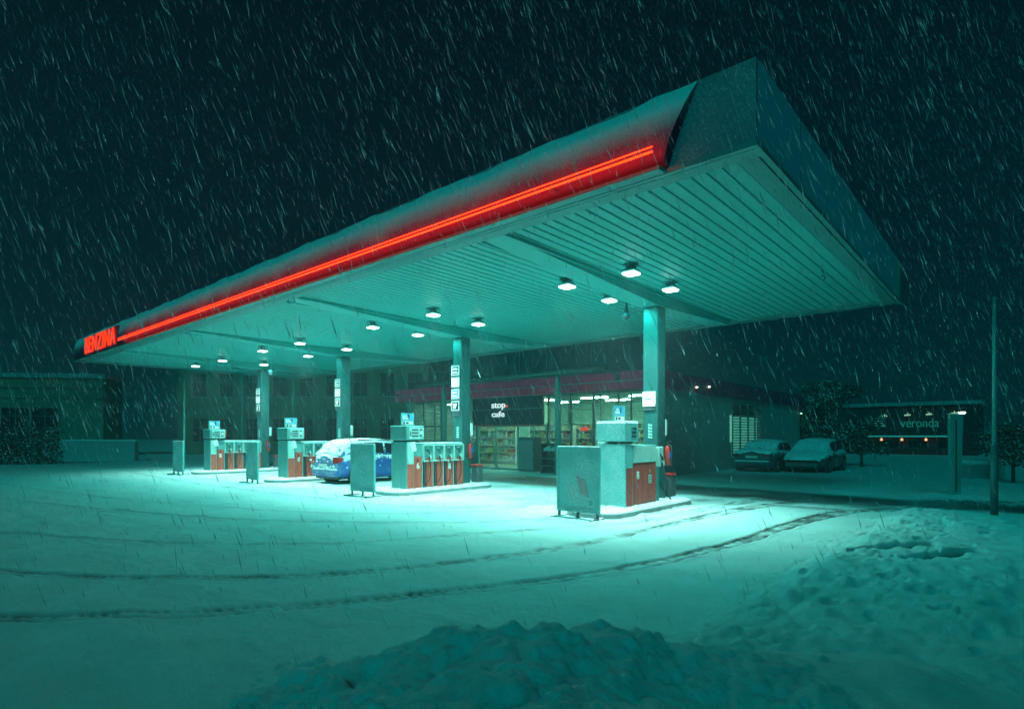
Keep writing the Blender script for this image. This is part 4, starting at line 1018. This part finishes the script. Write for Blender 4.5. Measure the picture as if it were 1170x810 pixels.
# keep the sampling in world space: also a margin beyond the frame
px=Xs*.7525-Zs*.6586; py=Xs*.6586+Zs*.7525
ok=(zz>.15)&(zz<30)
ok&=(fr_.rand(n)<np.clip(.66+2.4*fbm(px*.9+py*.5,zz*1.3+py*.3,.11,3),.12,1))
inside=(px>X0-.1)&(px<X1+.1)&(py>Y0-.1)&(py<Y1+.1)
ok&=~(inside&((zz>4.3)&(zz<6.0)))
ok&=~(inside&(zz<=4.5)&(fr_.rand(n)>.22))
ok&=~((zz<1.7)&(fr_.rand(n)<.72)&(py<15))
shopin=(px>SX0-.6)&(px<SX1+.1)&(py>SY-.5)&(py<SYB)&(zz<4.3)
ok&=~shopin
P=np.stack([px,py,zz],1)[ok]; n=len(P); Zk=Zs[ok]
L_=(.05+.16*fr_.rand(n)**1.3)*(1+.6*sstep(8,40,Zk)); Rr=(.0020+.0056*fr_.rand(n)**3)*(.7+1.9*sstep(5,45,Zk))
drift=np.array([.7525,.6586,0])
Rr*=np.where(fr_.rand(n)<.02,2.2,1)
D=np.tile(np.array([0,0,-1.0]),(n,1))+drift*(.36+.10*fr_.randn(n)[:,None])+.05*fr_.randn(n,3)
D/=np.linalg.norm(D,axis=1)[:,None]
U=np.cross(D,np.array([.3,.9,.1])); U/=np.linalg.norm(U,axis=1)[:,None]; W=np.cross(D,U)
V=np.zeros((n,5,3)); V[:,0]=P-D*L_[:,None]*.5; V[:,4]=P+D*L_[:,None]*.5
for k in range(3):
    a=2*math.pi*k/3; V[:,1+k]=P+D*L_[:,None]*.12+(U*math.cos(a)+W*math.sin(a))*Rr[:,None]
base=np.array([[0,1,2],[0,2,3],[0,3,1],[4,2,1],[4,3,2],[4,1,3]])
F=(base[None]+(np.arange(n)*5)[:,None,None]).reshape(-1,3).astype(np.int32)
me=bpy.data.meshes.new('falling_snow'); me.vertices.add(n*5); me.vertices.foreach_set('co',V.astype(np.float32).ravel())
me.loops.add(F.size); me.loops.foreach_set('vertex_index',F.ravel()); me.polygons.add(len(F)); me.polygons.foreach_set('loop_start',np.arange(0,F.size,3,dtype=np.int32)); me.polygons.foreach_set('loop_total',np.full(len(F),3,dtype=np.int32)); me.update(calc_edges=True)
me.polygons.foreach_set('use_smooth',np.ones(len(F),dtype=bool))
o=bpy.data.objects.new('falling_snow',me); C.objects.link(o); tag(o,'wind-driven snowflakes falling through the air around the station','snowfall',kind='stuff')
m=bpy.data.materials.new('snowflakes'); m.use_nodes=True; N=m.node_tree.nodes; L=m.node_tree.links; N.remove(N['Principled BSDF'])
a=N.new('ShaderNodeBsdfDiffuse'); a.inputs[0].default_value=(.8,.85,.9,1); b=N.new('ShaderNodeBsdfTranslucent'); b.inputs[0].default_value=(.8,.85,.9,1); x=N.new('ShaderNodeMixShader'); x.inputs[0].default_value=.65
L.new(a.outputs[0],x.inputs[1]); L.new(b.outputs[0],x.inputs[2]); tr_=N.new('ShaderNodeBsdfTransparent'); x2=N.new('ShaderNodeMixShader'); x2.inputs[0].default_value=.42; L.new(x.outputs[0],x2.inputs[1]); L.new(tr_.outputs[0],x2.inputs[2]); L.new(x2.outputs[0],N['Material Output'].inputs[0]); me.materials.append(m)

# ------------------------------------------------------------------ haze
hz=MB().box(-330,330,-330,330,-1.3,31).build('haze',None); tag(hz,'cold night haze of fine snow in the air',"haze",kind='stuff')
m=bpy.data.materials.new('haze'); m.use_nodes=True; N=m.node_tree.nodes; L=m.node_tree.links; N.remove(N['Principled BSDF'])
v=N.new('ShaderNodeVolumePrincipled'); v.inputs['Color'].default_value=(.85,.92,.95,1); v.inputs['Density'].default_value=.004; v.inputs['Anisotropy'].default_value=.3
L.new(v.outputs[0],N['Material Output'].inputs['Volume']); hz.data.materials.append(m)

# ------------------------------------------------------------------ light
w=bpy.data.worlds.new('World'); scn.world=w; w.use_nodes=True; N=w.node_tree.nodes; L=w.node_tree.links; bg=N['Background']
tc=N.new('ShaderNodeTexCoord'); sp=N.new('ShaderNodeSeparateXYZ'); L.new(tc.outputs['Generated'],sp.inputs[0])
cr=N.new('ShaderNodeValToRGB'); L.new(sp.outputs['Z'],cr.inputs[0])
cr.color_ramp.elements[0].color=(.0008,.012,.022,1); cr.color_ramp.elements[0].position=0; cr.color_ramp.elements[1].color=(.0005,.0032,.0065,1); cr.color_ramp.elements[1].position=.7
L.new(cr.outputs[0],bg.inputs[0]); bg.inputs[1].default_value=1.0
s=bpy.data.lights.new('night_glow','SUN'); s.energy=.64; s.angle=R(14); s.color=(.0,1,.95)
so=bpy.data.objects.new('night_glow',s); C.objects.link(so)
# added teal fill as night sky glow, from behind and left of camera, high
d=Vector((-.26,.76,-.52)); so.rotation_euler=d.to_track_quat('-Z','Y').to_euler()

cam=bpy.data.cameras.new('camera'); co_=bpy.data.objects.new('camera',cam); C.objects.link(co_); scn.camera=co_
cam.sensor_width=36; cam.lens=665/1170*36; cam.shift_y=93/1170; cam.clip_end=2000; cam.clip_start=.05
co_.location=(0,0,1.6); co_.rotation_euler=(R(90),0,TH)
scn.view_settings.view_transform='Standard'; scn.view_settings.look='None'; scn.view_settings.exposure=0; scn.view_settings.gamma=1
scn.render.engine='CYCLES'; cy=scn.cycles; cy.max_bounces=4; cy.diffuse_bounces=3; cy.glossy_bounces=2; cy.volume_bounces=0; cy.transparent_max_bounces=12; cy.transmission_bounces=2; cy.use_light_tree=True
